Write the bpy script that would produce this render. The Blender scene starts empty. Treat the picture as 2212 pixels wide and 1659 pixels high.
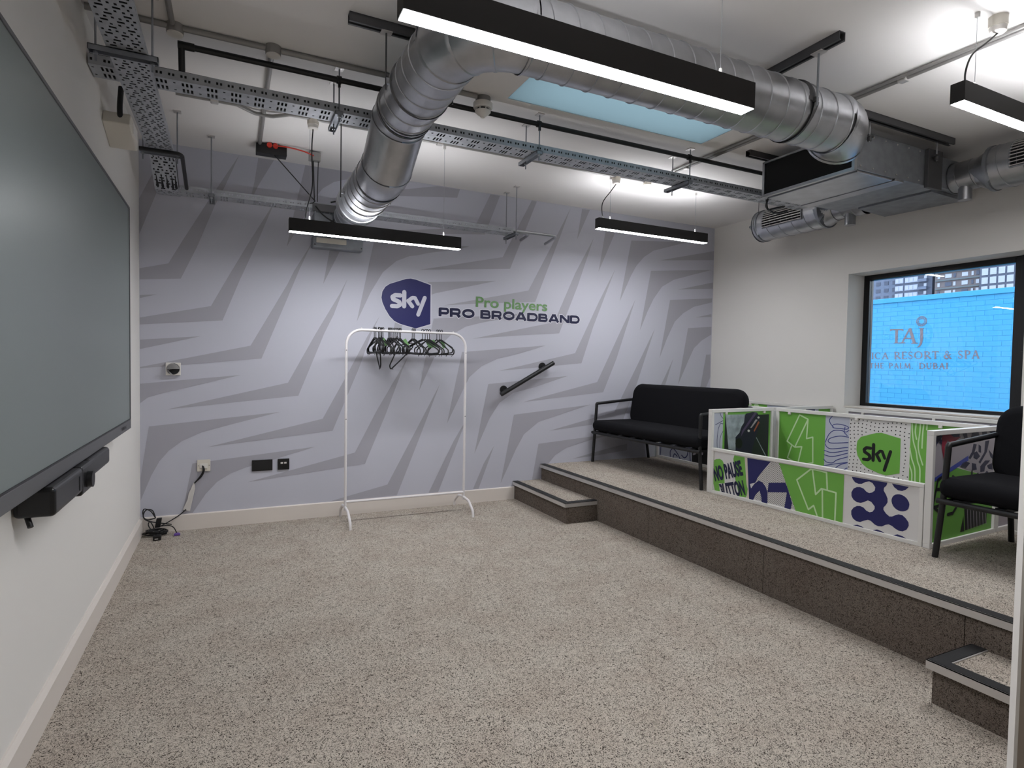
import bpy, math, random
from mathutils import Vector, Matrix
random.seed(7)
scene = bpy.context.scene
col = scene.collection
PI = math.pi

# ---------------------------------------------------------------- camera
CAM = Vector((0.588, -4.925, 1.27))
right = Vector((0.900, -0.435, 0.0168)); fwd = Vector((0.4346, 0.9000, -0.0335))
fwd.normalize(); right = (right - fwd * right.dot(fwd)).normalized(); up = right.cross(fwd)
cd = bpy.data.cameras.new('camera'); cam = bpy.data.objects.new('camera', cd); col.objects.link(cam)
cam.matrix_world = Matrix(((right.x, up.x, -fwd.x, CAM.x), (right.y, up.y, -fwd.y, CAM.y), (right.z, up.z, -fwd.z, CAM.z), (0, 0, 0, 1)))
cd.sensor_fit = 'HORIZONTAL'; cd.sensor_width = 36.0; cd.lens = 36.0 * 1259.0 / 2212.0
cd.clip_start = 0.02; cd.clip_end = 600
scene.camera = cam

# ---------------------------------------------------------------- world (overcast sky), exposure
w = bpy.data.worlds.new('overcast_sky'); scene.world = w; w.use_nodes = True
bg = w.node_tree.nodes['Background']; bg.inputs[0].default_value = (0.80, 0.90, 1.0, 1); bg.inputs[1].default_value = 4.5
vs = scene.view_settings
vs.view_transform = 'Standard'; vs.look = 'None'; vs.gamma = 1.0; vs.use_curve_mapping = False; vs.exposure = 0.14
LAMP_DOWN = 93.0; LAMP_UP = 46.0

# ---------------------------------------------------------------- materials
def s2l(c):
    return tuple(((v / 255.0) / 12.92 if v / 255.0 <= 0.04045 else ((v / 255.0 + 0.055) / 1.055) ** 2.4) for v in c)
def mat(name, rgb, rough=0.6, metal=0.0, spec=0.5, emit=0, noise=None, bump=None, coat=0.0):
    """rgb: sRGB 0-255. noise=(scale, amount): colour mottling, bump=(scale, strength)"""
    m = bpy.data.materials.new(name); m.use_nodes = True
    nt = m.node_tree; b = nt.nodes['Principled BSDF']; c = s2l(rgb)
    b.inputs['Base Color'].default_value = (*c, 1); b.inputs['Roughness'].default_value = rough
    b.inputs['Metallic'].default_value = metal; b.inputs['Specular IOR Level'].default_value = spec
    if coat: b.inputs['Coat Weight'].default_value = coat
    if emit:
        b.inputs['Emission Color'].default_value = (*c, 1); b.inputs['Emission Strength'].default_value = emit
    tc = None
    if noise or bump:
        tc = nt.nodes.new('ShaderNodeTexCoord')
    if noise:
        n = nt.nodes.new('ShaderNodeTexNoise'); n.inputs['Scale'].default_value = noise[0]; n.inputs['Detail'].default_value = 3
        nt.links.new(tc.outputs['Object'], n.inputs['Vector'])
        r = nt.nodes.new('ShaderNodeValToRGB')
        a = noise[1]
        r.color_ramp.elements[0].position = 0.3; r.color_ramp.elements[1].position = 0.7
        r.color_ramp.elements[0].color = (*[v * (1 - a) for v in c], 1); r.color_ramp.elements[1].color = (*[min(1, v * (1 + a)) for v in c], 1)
        nt.links.new(n.outputs['Fac'], r.inputs['Fac']); nt.links.new(r.outputs['Color'], b.inputs['Base Color'])
    if bump:
        n2 = nt.nodes.new('ShaderNodeTexNoise'); n2.inputs['Scale'].default_value = bump[0]; n2.inputs['Detail'].default_value = 2
        nt.links.new(tc.outputs['Object'], n2.inputs['Vector'])
        bp = nt.nodes.new('ShaderNodeBump'); bp.inputs['Strength'].default_value = bump[1]; bp.inputs['Distance'].default_value = 0.002
        nt.links.new(n2.outputs['Fac'], bp.inputs['Height']); nt.links.new(bp.outputs['Normal'], b.inputs['Normal'])
    return m
def carpet(name, light, dark, scale):
    m = bpy.data.materials.new(name); m.use_nodes = True; nt = m.node_tree; b = nt.nodes['Principled BSDF']
    b.inputs['Roughness'].default_value = 0.95; b.inputs['Specular IOR Level'].default_value = 0.1
    tc = nt.nodes.new('ShaderNodeTexCoord')
    n = nt.nodes.new('ShaderNodeTexNoise'); n.inputs['Scale'].default_value = scale; n.inputs['Detail'].default_value = 2.0
    n.inputs['Roughness'].default_value = 0.55; n.inputs['Distortion'].default_value = 2.6
    nt.links.new(tc.outputs['Object'], n.inputs['Vector'])
    r = nt.nodes.new('ShaderNodeValToRGB'); e = r.color_ramp.elements
    e[0].position = 0.385; e[0].color = (*s2l(dark), 1); e[1].position = 0.49; e[1].color = (*s2l(light), 1)
    x = e.new(0.75); x.color = (*[min(1, v * 1.25) for v in s2l(light)], 1)
    nt.links.new(n.outputs['Fac'], r.inputs['Fac'])
    n2 = nt.nodes.new('ShaderNodeTexNoise'); n2.inputs['Scale'].default_value = 4.5; n2.inputs['Detail'].default_value = 4
    nt.links.new(tc.outputs['Object'], n2.inputs['Vector'])
    mx = nt.nodes.new('ShaderNodeMix'); mx.data_type = 'RGBA'; mx.blend_type = 'MULTIPLY'; mx.inputs['Factor'].default_value = 1.0
    r2 = nt.nodes.new('ShaderNodeValToRGB'); r2.color_ramp.elements[0].position = 0.35; r2.color_ramp.elements[1].position = 0.65
    r2.color_ramp.elements[0].color = (0.90, 0.87, 0.86, 1); r2.color_ramp.elements[1].color = (1, 1, 1, 1)
    nt.links.new(n2.outputs['Fac'], r2.inputs['Fac'])
    nt.links.new(r.outputs['Color'], mx.inputs['A']); nt.links.new(r2.outputs['Color'], mx.inputs['B'])
    nt.links.new(mx.outputs['Result'], b.inputs['Base Color'])
    bp = nt.nodes.new('ShaderNodeBump'); bp.inputs['Strength'].default_value = 0.7; bp.inputs['Distance'].default_value = 0.004
    nt.links.new(n.outputs['Fac'], bp.inputs['Height']); nt.links.new(bp.outputs['Normal'], b.inputs['Normal'])
    return m
def glass(name, tint, refl_ior):
    m = bpy.data.materials.new(name); m.use_nodes = True; nt = m.node_tree; nt.nodes.clear()
    o = nt.nodes.new('ShaderNodeOutputMaterial'); t = nt.nodes.new('ShaderNodeBsdfTransparent'); t.inputs[0].default_value = (*tint, 1)
    g = nt.nodes.new('ShaderNodeBsdfGlossy'); g.inputs['Roughness'].default_value = 0.0
    f = nt.nodes.new('ShaderNodeFresnel'); f.inputs['IOR'].default_value = refl_ior
    x = nt.nodes.new('ShaderNodeMixShader'); nt.links.new(f.outputs[0], x.inputs[0]); nt.links.new(t.outputs[0], x.inputs[1]); nt.links.new(g.outputs[0], x.inputs[2])
    nt.links.new(x.outputs[0], o.inputs[0]); return m
M = dict(
    ceiling=mat('ceiling_paint', (232, 229, 227), 0.9, bump=(40, 0.05)),
    white_wall=mat('white_wall_paint', (226, 223, 218), 0.85, bump=(120, 0.06)),
    mural_base=mat('lilac_wallpaper', (192, 193, 204), 0.75, bump=(300, 0.05)),
    mural_grey=mat('grey_wallpaper_print', (167, 166, 175), 0.75, bump=(300, 0.05)),
    skirting=mat('white_gloss_paint', (222, 214, 206), 0.45),
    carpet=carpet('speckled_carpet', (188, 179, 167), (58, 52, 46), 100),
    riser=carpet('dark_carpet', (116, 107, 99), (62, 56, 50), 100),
    black=mat('black_metal', (20, 20, 22), 0.45),
    black_gloss=mat('black_plastic', (14, 14, 15), 0.35),
    lamp_black=mat('black_anodised', (24, 22, 22), 0.55),
    fabric=mat('black_upholstery', (19, 19, 22), 0.95, spec=0.15, bump=(500, 0.3)),
    galv=mat('galvanised_steel', (178, 180, 184), 0.34, 0.95, noise=(9, 0.12), bump=(25, 0.03)),
    galv_dull=mat('dull_galvanised_steel', (150, 154, 160), 0.5, 0.8, noise=(14, 0.12)),
    tray=mat('perforated_steel', (176, 180, 186), 0.5, 0.4, noise=(20, 0.1)),
    rail=mat('channel_steel', (98, 98, 100), 0.5, 0.7),
    conduit=mat('grey_conduit', (150, 148, 146), 0.4, 0.4),
    alu=mat('aluminium_nosing', (206, 203, 200), 0.38, 0.55),
    strip=mat('black_grip_strip', (33, 33, 34), 0.85, bump=(400, 0.4)),
    white_plastic=mat('white_plastic', (226, 222, 216), 0.4),
    cream_plastic=mat('cream_plastic', (216, 210, 198), 0.45),
    white_metal=mat('white_powder_coat', (226, 222, 222), 0.35),
    screen=mat('reflection_tinted_glass', (118, 127, 124), 0.36, spec=0.5),  # grey-green room reflection is put into the dark screen's base colour
    bezel=mat('display_bezel', (84, 84, 86), 0.4),
    rubber=mat('black_cable', (16, 16, 17), 0.5),
    red_cable=mat('red_cable', (196, 52, 36), 0.5),
    purple=mat('purple_plug', (106, 74, 160), 0.5),
    sleeve=mat('white_sleeve', (206, 202, 198), 0.7),
    navy=mat('navy_print', (28, 30, 92), 0.5),
    navy_dark=mat('dark_navy_print', (16, 20, 60), 0.5),
    green=mat('green_print', (112, 176, 72), 0.5),
    text_green=mat('sage_green_print', (104, 146, 92), 0.6),
    pale_green=mat('pale_green_print', (196, 226, 176), 0.5),
    print_white=mat('white_print', (224, 222, 220), 0.5),
    cream=mat('cream_print', (214, 204, 190), 0.5),
    lilac=mat('lilac_print', (188, 192, 206), 0.5),
    blue_line=mat('blue_line_print', (66, 74, 140), 0.5),
    blue_band=mat('blue_band_print', (60, 76, 170), 0.5),
    print_black=mat('black_print', (16, 17, 18), 0.5),
    print_dark=mat('charcoal_print', (38, 44, 44), 0.5),
    cloud=mat('mist_grey_print', (156, 168, 174), 0.5, noise=(14, 0.35)),
    car=mat('dark_purple_print', (34, 24, 56), 0.4),
    plum=mat('plum_print', (84, 66, 104), 0.4),
    red=mat('crimson_print', (150, 38, 62), 0.5),
    skin=mat('copper_print', (168, 92, 66), 0.5),
    yellow=mat('sand_print', (204, 176, 120), 0.5),
    grey_print=mat('grey_print', (170, 164, 172), 0.5),
    board=mat('white_board', (220, 218, 216), 0.45),
    frame_white=mat('white_panel_frame', (226, 224, 220), 0.4),
    blue_brick=mat('sky_blue_masonry_paint', (27, 118, 164), 0.7, noise=(2.5, 0.05)),
    sign_print=mat('taupe_sign_print', (80, 72, 82), 0.7),
    frame_black=mat('black_window_frame', (12, 12, 16), 0.35),
    dark_inside=mat('black_filter_and_shade', (7, 7, 8), 0.9),
    letter_white=mat('white_outline_vinyl', (214, 213, 222), 0.6),
    logo_letter=mat('silver_vinyl', (200, 200, 212), 0.6),
    concrete=mat('concrete', (150, 150, 152), 0.9, noise=(1.5, 0.1)),
    tower_grey=mat('hazy_blue_cladding', (78, 90, 114), 0.8, noise=(0.6, 0.15)),  # all tower colours have bluish distance haze mixed in
    tower_white=mat('hazy_pale_cladding', (122, 134, 158), 0.7),
    tower_brick=mat('hazy_brown_brick', (88, 84, 90), 0.9, noise=(4, 0.1)),
    tower_dark=mat('hazy_dark_cladding', (52, 62, 84), 0.7),
    tower_glass=mat('hazy_glazing', (130, 140, 158), 0.25),
    tower_green=mat('hazy_green_balcony', (70, 82, 92), 0.7),
    window_glass=glass('clear_glazing', (0.97, 0.98, 0.98), 1.62),
    door=mat('taupe_door_paint', (158, 146, 134), 0.7),
)
def emitter(name, strength, c=(0.955, 0.965, 1.0)):
    m = bpy.data.materials.new(name); m.use_nodes = True; nt = m.node_tree; nt.nodes.clear()
    o = nt.nodes.new('ShaderNodeOutputMaterial'); e = nt.nodes.new('ShaderNodeEmission'); e.inputs[0].default_value = (*c, 1); e.inputs[1].default_value = strength
    nt.links.new(e.outputs[0], o.inputs[0]); return m
def frosted(name, c):
    m = bpy.data.materials.new(name); m.use_nodes = True; nt = m.node_tree; nt.nodes.clear()
    o = nt.nodes.new('ShaderNodeOutputMaterial'); t = nt.nodes.new('ShaderNodeBsdfTranslucent'); t.inputs[0].default_value = (*c, 1)
    nt.links.new(t.outputs[0], o.inputs[0]); return m
M['sky_glass'] = frosted('frosted_blue_rooflight_sheet', (0.286, 0.335, 0.347))
M['lamp_down'] = emitter('led_diffuser', LAMP_DOWN); M['lamp_up'] = emitter('led_uplight', LAMP_UP)

# ---------------------------------------------------------------- mesh builder
def tag(o, label, cat, group=None, kind=None):
    if label: o['label'] = label
    if cat: o['category'] = cat
    if group: o['group'] = group
    if kind: o['kind'] = kind
    return o
def empty(name, loc=(0, 0, 0), rz=0.0, label=None, cat=None, group=None, kind=None):
    o = bpy.data.objects.new(name, None); col.objects.link(o); o.location = loc; o.rotation_euler = (0, 0, rz); o.empty_display_size = 0.05
    return tag(o, label, cat, group, kind)
def V(*a): return Vector(a if len(a) > 1 else a[0])
def frame_for(d):
    d = d.normalized(); a = Vector((0, 0, 1)) if abs(d.z) < 0.9 else Vector((1, 0, 0))
    x = a.cross(d).normalized(); return x, d.cross(x)
def fillet(pts, r, n=6):
    """round the corners of a polyline"""
    pts = [Vector(p) for p in pts]; out = [pts[0]]
    for i in range(1, len(pts) - 1):
        a, b, c = pts[i - 1], pts[i], pts[i + 1]
        u = (a - b); v = (c - b); lu, lv = u.length, v.length; u.normalize(); v.normalize()
        ang = u.angle(v)
        if ang > PI - 0.02: out.append(b); continue
        t = min(r / math.tan(ang / 2), lu * 0.49, lv * 0.49); rr = t * math.tan(ang / 2)
        p0 = b + u * t; p1 = b + v * t; ctr = b + (u + v).normalized() * (rr / math.sin(ang / 2))
        e0 = p0 - ctr; e1 = p1 - ctr; th = e0.angle(e1)
        for k in range(n + 1):
            f = k / n
            out.append(ctr + (e0 * math.sin((1 - f) * th) + e1 * math.sin(f * th)) / math.sin(th))
    out.append(pts[-1]); return out
def spline(pts, n=8):
    """catmull-rom through the points"""
    P = [Vector(p) for p in pts]; P = [P[0] * 2 - P[1]] + P + [P[-1] * 2 - P[-2]]; out = []
    for i in range(1, len(P) - 2):
        for k in range(n):
            t = k / n; a, b, c, d = P[i - 1], P[i], P[i + 1], P[i + 2]
            out.append(0.5 * ((2 * b) + (c - a) * t + (2 * a - 5 * b + 4 * c - d) * t * t + (3 * b - a - 3 * c + d) * t ** 3))
    out.append(P[-2]); return out
class MB:
    def __init__(s): s.v = []; s.f = []; s.m = []
    def add(s, vs, fs, m=0):
        o = len(s.v); s.v += [tuple(p) for p in vs]; s.f += [tuple(i + o for i in q) for q in fs]; s.m += [m] * len(fs); return s
    def box(s, x0, x1, y0, y1, z0, z1, m=0):
        if x0 > x1: x0, x1 = x1, x0
        if y0 > y1: y0, y1 = y1, y0
        if z0 > z1: z0, z1 = z1, z0
        return s.add([(x0, y0, z0), (x1, y0, z0), (x1, y1, z0), (x0, y1, z0), (x0, y0, z1), (x1, y0, z1), (x1, y1, z1), (x0, y1, z1)],
                     [(0, 3, 2, 1), (4, 5, 6, 7), (0, 1, 5, 4), (1, 2, 6, 5), (2, 3, 7, 6), (3, 0, 4, 7)], m)
    def obox(s, c, ax, ay, az, m=0):
        c, ax, ay, az = Vector(c), Vector(ax), Vector(ay), Vector(az)
        p = [c + ax * i + ay * j + az * k for k in (-1, 1) for i, j in ((-1, -1), (1, -1), (1, 1), (-1, 1))]
        return s.add(p, [(0, 3, 2, 1), (4, 5, 6, 7), (0, 1, 5, 4), (1, 2, 6, 5), (2, 3, 7, 6), (3, 0, 4, 7)], m)
    def tube(s, path, r, n=10, m=0, caps=True):
        path = [Vector(p) for p in path]; rr = r if isinstance(r, (list, tuple)) else [r] * len(path)
        vs, fs = [], []; x = None
        for i, p in enumerate(path):
            d = (path[min(i + 1, len(path) - 1)] - path[max(i - 1, 0)])
            if d.length < 1e-9: d = Vector((0, 0, 1))
            d.normalize()
            if x is None: x, y = frame_for(d)
            else:
                x = (x - d * x.dot(d)); x = x.normalized() if x.length > 1e-6 else frame_for(d)[0]; y = d.cross(x)
            for k in range(n):
                a = 2 * PI * k / n; vs.append(p + (x * math.cos(a) + y * math.sin(a)) * rr[i])
        for i in range(len(path) - 1):
            for k in range(n):
                a, b = i * n + k, i * n + (k + 1) % n; fs.append((a, b, b + n, a + n))
        if caps: fs.append(tuple(range(n - 1, -1, -1))); fs.append(tuple(range((len(path) - 1) * n, len(path) * n)))
        return s.add(vs, fs, m)
    def cyl(s, a, b, r, n=16, m=0, r2=None): return s.tube([a, b], [r, r if r2 is None else r2], n, m)
    def poly(s, pts, m=0): return s.add(pts, [tuple(range(len(pts)))], m)
    def prism(s, pts, d, m=0):
        """closed outline (3d points) extruded by vector d"""
        n = len(pts); d = Vector(d); a = [Vector(p) for p in pts]; b = [p + d for p in a]
        return s.add(a + b, [tuple(range(n - 1, -1, -1)), tuple(range(n, 2 * n))] + [(i, (i + 1) % n, n + (i + 1) % n, n + i) for i in range(n)], m)
    def sphere(s, c, rx, ry, rz, n=14, k=9, m=0):
        vs = [(c[0], c[1], c[2] + rz)]; fs = []
        for i in range(1, k):
            t = PI * i / k
            for j in range(n):
                a = 2 * PI * j / n; vs.append((c[0] + rx * math.sin(t) * math.cos(a), c[1] + ry * math.sin(t) * math.sin(a), c[2] + rz * math.cos(t)))
        vs.append((c[0], c[1], c[2] - rz)); L = len(vs) - 1
        for j in range(n):
            fs.append((0, 1 + j, 1 + (j + 1) % n)); fs.append((L, L - n + (j + 1) % n, L - n + j))
            for i in range(k - 2):
                a, b = 1 + i * n + j, 1 + i * n + (j + 1) % n; fs.append((a, a + n, b + n, b))
        return s.add(vs, fs, m)
    def build(s, name, mats, parent=None, smooth=None, bevel=None, local=False, seg=2, solid=None):
        me = bpy.data.meshes.new(name)
        off = Vector((0, 0, 0)) if (parent is None or local) else world_loc(parent)
        me.from_pydata([tuple(Vector(p) - off) for p in s.v], [], s.f)
        mats = mats if isinstance(mats, (list, tuple)) else [mats]
        for x in mats: me.materials.append(M[x] if isinstance(x, str) else x)
        me.polygons.foreach_set('material_index', s.m)
        if smooth is not None:
            me.polygons.foreach_set('use_smooth', [True] * len(me.polygons)); me.set_sharp_from_angle(angle=math.radians(smooth))
        me.update()
        o = bpy.data.objects.new(name, me); col.objects.link(o)
        if parent is not None: o.parent = parent
        if bevel:
            b = o.modifiers.new('bevel', 'BEVEL'); b.width = bevel; b.segments = seg; b.limit_method = 'ANGLE'; b.angle_limit = math.radians(40)
        return o
def world_loc(o):
    p = Vector(o.location)
    while o.parent is not None: o = o.parent; p += Vector(o.location)
    return p
def struct(name, mb, m, **k):
    o = mb.build(name, m, **k); o['kind'] = 'structure'; return o
def boxobj(name, b, m, parent=None, **k): return MB().box(*b).build(name, m, parent, **k)
def copy_tree(o, parent=None):
    c = o.copy(); col.objects.link(c)
    if parent is not None: c.parent = parent
    for ch in list(o.children): copy_tree(ch, c)
    return c
def text_outline(body, bold=0.0, space=1.0):
    """flat mesh of a line of text scaled to the unit square"""
    cu = bpy.data.curves.new('text', 'FONT'); cu.body = body; cu.offset = bold; cu.space_character = space; cu.resolution_u = 4
    o = bpy.data.objects.new('text', cu); me = o.to_mesh()
    vs = [(v.co.x, v.co.y) for v in me.vertices]; fs = [tuple(p.vertices) for p in me.polygons]
    o.to_mesh_clear(); bpy.data.objects.remove(o); bpy.data.curves.remove(cu)
    x0 = min(v[0] for v in vs); x1 = max(v[0] for v in vs); y0 = min(v[1] for v in vs); y1 = max(v[1] for v in vs)
    return [((x - x0) / (x1 - x0), (y - y0) / (y1 - y0)) for x, y in vs], fs
SKY_STROKES = [  # the looped lower-case wordmark, unit square, (points, half width)
    ([(0.275, 0.80), (0.13, 0.80), (0.055, 0.72), (0.075, 0.63), (0.16, 0.585), (0.245, 0.53), (0.265, 0.43), (0.19, 0.355), (0.045, 0.355)], 0.050),
    ([(0.375, 0.95), (0.375, 0.365)], 0.050),
    ([(0.485, 0.60), (0.60, 0.385)], 0.048), ([(0.485, 0.60), (0.60, 0.74), (0.67, 0.74), (0.76, 0.50)], 0.044),
    ([(0.945, 0.77), (0.765, 0.06)], 0.048)]
def _arc(cx, cy, rx, ry, a0, a1, n=8): return [(cx + rx * math.cos(math.radians(a0 + (a1 - a0) * i / n)), cy + ry * math.sin(math.radians(a0 + (a1 - a0) * i / n))) for i in range(n + 1)]
_h = 0.115
WIDE = {
    'P': (1.22, [([(0.14, 0), (0.14, 1)], 0.14), ([(0.14, 0.885), (0.85, 0.885)] + _arc(0.85, 0.63, 0.23, 0.255, 90, -90) + [(0.14, 0.375)], _h)]),
    'R': (1.36, [([(0.14, 0), (0.14, 1)], 0.14), ([(0.14, 0.885), (0.92, 0.885)] + _arc(0.92, 0.645, 0.22, 0.24, 90, -90) + [(0.14, 0.405)], _h), ([(0.85, 0.40), (1.16, 0.0)], 0.14)]),
    'O': (1.52, [(_arc(0.76, 0.5, 0.62, 0.385, 0, 360, 24), 0.125)]),
    'B': (1.30, [([(0.14, 0), (0.14, 1)], 0.14), ([(0.14, 0.885), (0.88, 0.885)] + _arc(0.88, 0.70, 0.20, 0.185, 90, -90) + [(0.14, 0.515)], 0.112), ([(0.14, 0.515), (0.92, 0.515)] + _arc(0.92, 0.315, 0.23, 0.20, 90, -90) + [(0.14, 0.115)], 0.112)]),
    'A': (1.50, [([(0.14, 0.0), (0.70, 1.0)], 0.135), ([(1.36, 0.0), (0.80, 1.0)], 0.135), ([(0.34, 0.25), (1.16, 0.25)], 0.10), ([(0.64, 0.93), (0.86, 0.93)], 0.07)]),
    'D': (1.42, [([(0.14, 0), (0.14, 1)], 0.14), ([(0.14, 0.885), (0.82, 0.885)] + _arc(0.82, 0.5, 0.46, 0.385, 90, -90, 12) + [(0.14, 0.115)], 0.118)]),
    'N': (1.36, [([(0.13, 0), (0.13, 1)], 0.13), ([(1.23, 0), (1.23, 1)], 0.13), ([(0.18, 0.92), (1.18, 0.08)], 0.13)]),
}
class Print:
    """flat print on a plane: O + u*U + v*W + lift*N, one mesh, several inks"""
    def __init__(s, O, U, W, N): s.O, s.U, s.W, s.N = V(O), V(U), V(W), V(N); s.mb = MB(); s.inks = []; s.k = 0
    def ink(s, m):
        if m not in s.inks: s.inks.append(m)
        return s.inks.index(m)
    def P(s, p, l): return s.O + s.U * p[0] + s.W * p[1] + s.N * (0.0005 * l)
    def poly(s, pts, l, m): s.mb.poly([s.P(p, l) for p in pts], s.ink(m))
    def rect(s, u0, u1, v0, v1, l, m): s.poly([(u0, v0), (u1, v0), (u1, v1), (u0, v1)], l, m)
    def disc(s, c, r, l, m, n=8): s.poly([(c[0] + r * math.cos(2 * PI * i / n), c[1] + r * math.sin(2 * PI * i / n)) for i in range(n)], l, m)
    def stroke(s, pts, hw, l, m, joints=True):
        for a, b in zip(pts, pts[1:]):
            d = Vector((b[0] - a[0], b[1] - a[1]))
            if d.length < 1e-6: continue
            n = Vector((-d.y, d.x)).normalized() * hw
            s.k = (s.k + 1) % 44   # overlapping pieces of a stroke get hair-thin steps so no two faces coincide
            s.poly([(a[0] - n.x, a[1] - n.y), (b[0] - n.x, b[1] - n.y), (b[0] + n.x, b[1] + n.y), (a[0] + n.x, a[1] + n.y)], l + s.k * 0.02, m)
        if joints:
            for q in pts: s.k = (s.k + 1) % 44; s.disc(q, hw, l + s.k * 0.02, m)
    def curve(s, pts, hw, l, m): s.stroke([(v.x, v.y) for v in spline([(a, b, 0) for a, b in pts], 5)], hw, l, m)
    def affine(s, p, q): return (p[0][0] + (p[1][0] - p[0][0]) * q[0] + (p[2][0] - p[0][0]) * q[1], p[0][1] + (p[1][1] - p[0][1]) * q[0] + (p[2][1] - p[0][1]) * q[1])
    def text(s, body, par, l, m, bold=0.0, vmin=None, umin=None, space=1.0):
        vs, fs = text_outline(body, bold, space)
        pts = [s.affine(par, q) for q in vs]
        if vmin is not None: pts = [(a, max(b, vmin)) for a, b in pts]
        s.mb.add([s.P(p, l) for p in pts], fs, s.ink(m))
    def wordmark(s, par, l, m):
        for pts, hw in SKY_STROKES:
            sc = (Vector(par[1]) - Vector(par[0])).length
            s.stroke([s.affine(par, q) for q in pts], hw * 1.14 * sc, l, m)
    def block_caps(s, body, par, l, m, grow=0.0, only=None):
        """wide heavy capitals from squared strokes; par as in text()"""
        hgt = par[2][1] - par[0][1]; w0, gap = 1.32, 0.10
        total = sum(0.55 if ch == ' ' else WIDE[ch][0] for ch in body) + gap * (len(body) - 1); sx = (par[1][0] - par[0][0]) / total; x = 0.0
        word = 0
        for ch in body:
            if ch == ' ': x += 0.55 + gap; word += 1; continue
            if only is not None and word != only: x += WIDE[ch][0] + gap; continue
            wd, segs = WIDE[ch]
            for pts, hw in segs:
                q = [(par[0][0] + (x + a) * sx, par[0][1] + b * hgt) for a, b in pts]
                if grow:
                    q = [q[0]] + q[1:]; d0 = Vector((q[0][0] - q[1][0], q[0][1] - q[1][1])).normalized() * grow; d1 = Vector((q[-1][0] - q[-2][0], q[-1][1] - q[-2][1])).normalized() * grow
                    q[0] = (q[0][0] + d0.x, q[0][1] + d0.y); q[-1] = (q[-1][0] + d1.x, q[-1][1] + d1.y)
                hw = hw * 1.28
                s.stroke(q, hw * hgt + grow, l, m, False)
                for j in q[1:-1]: s.k = (s.k + 1) % 44; s.disc(j, hw * hgt + grow, l + s.k * 0.02, m, 10)
            x += wd + gap
    def build(s, name, parent): return s.mb.build(name, [M[i] for i in s.inks], parent)

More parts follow.
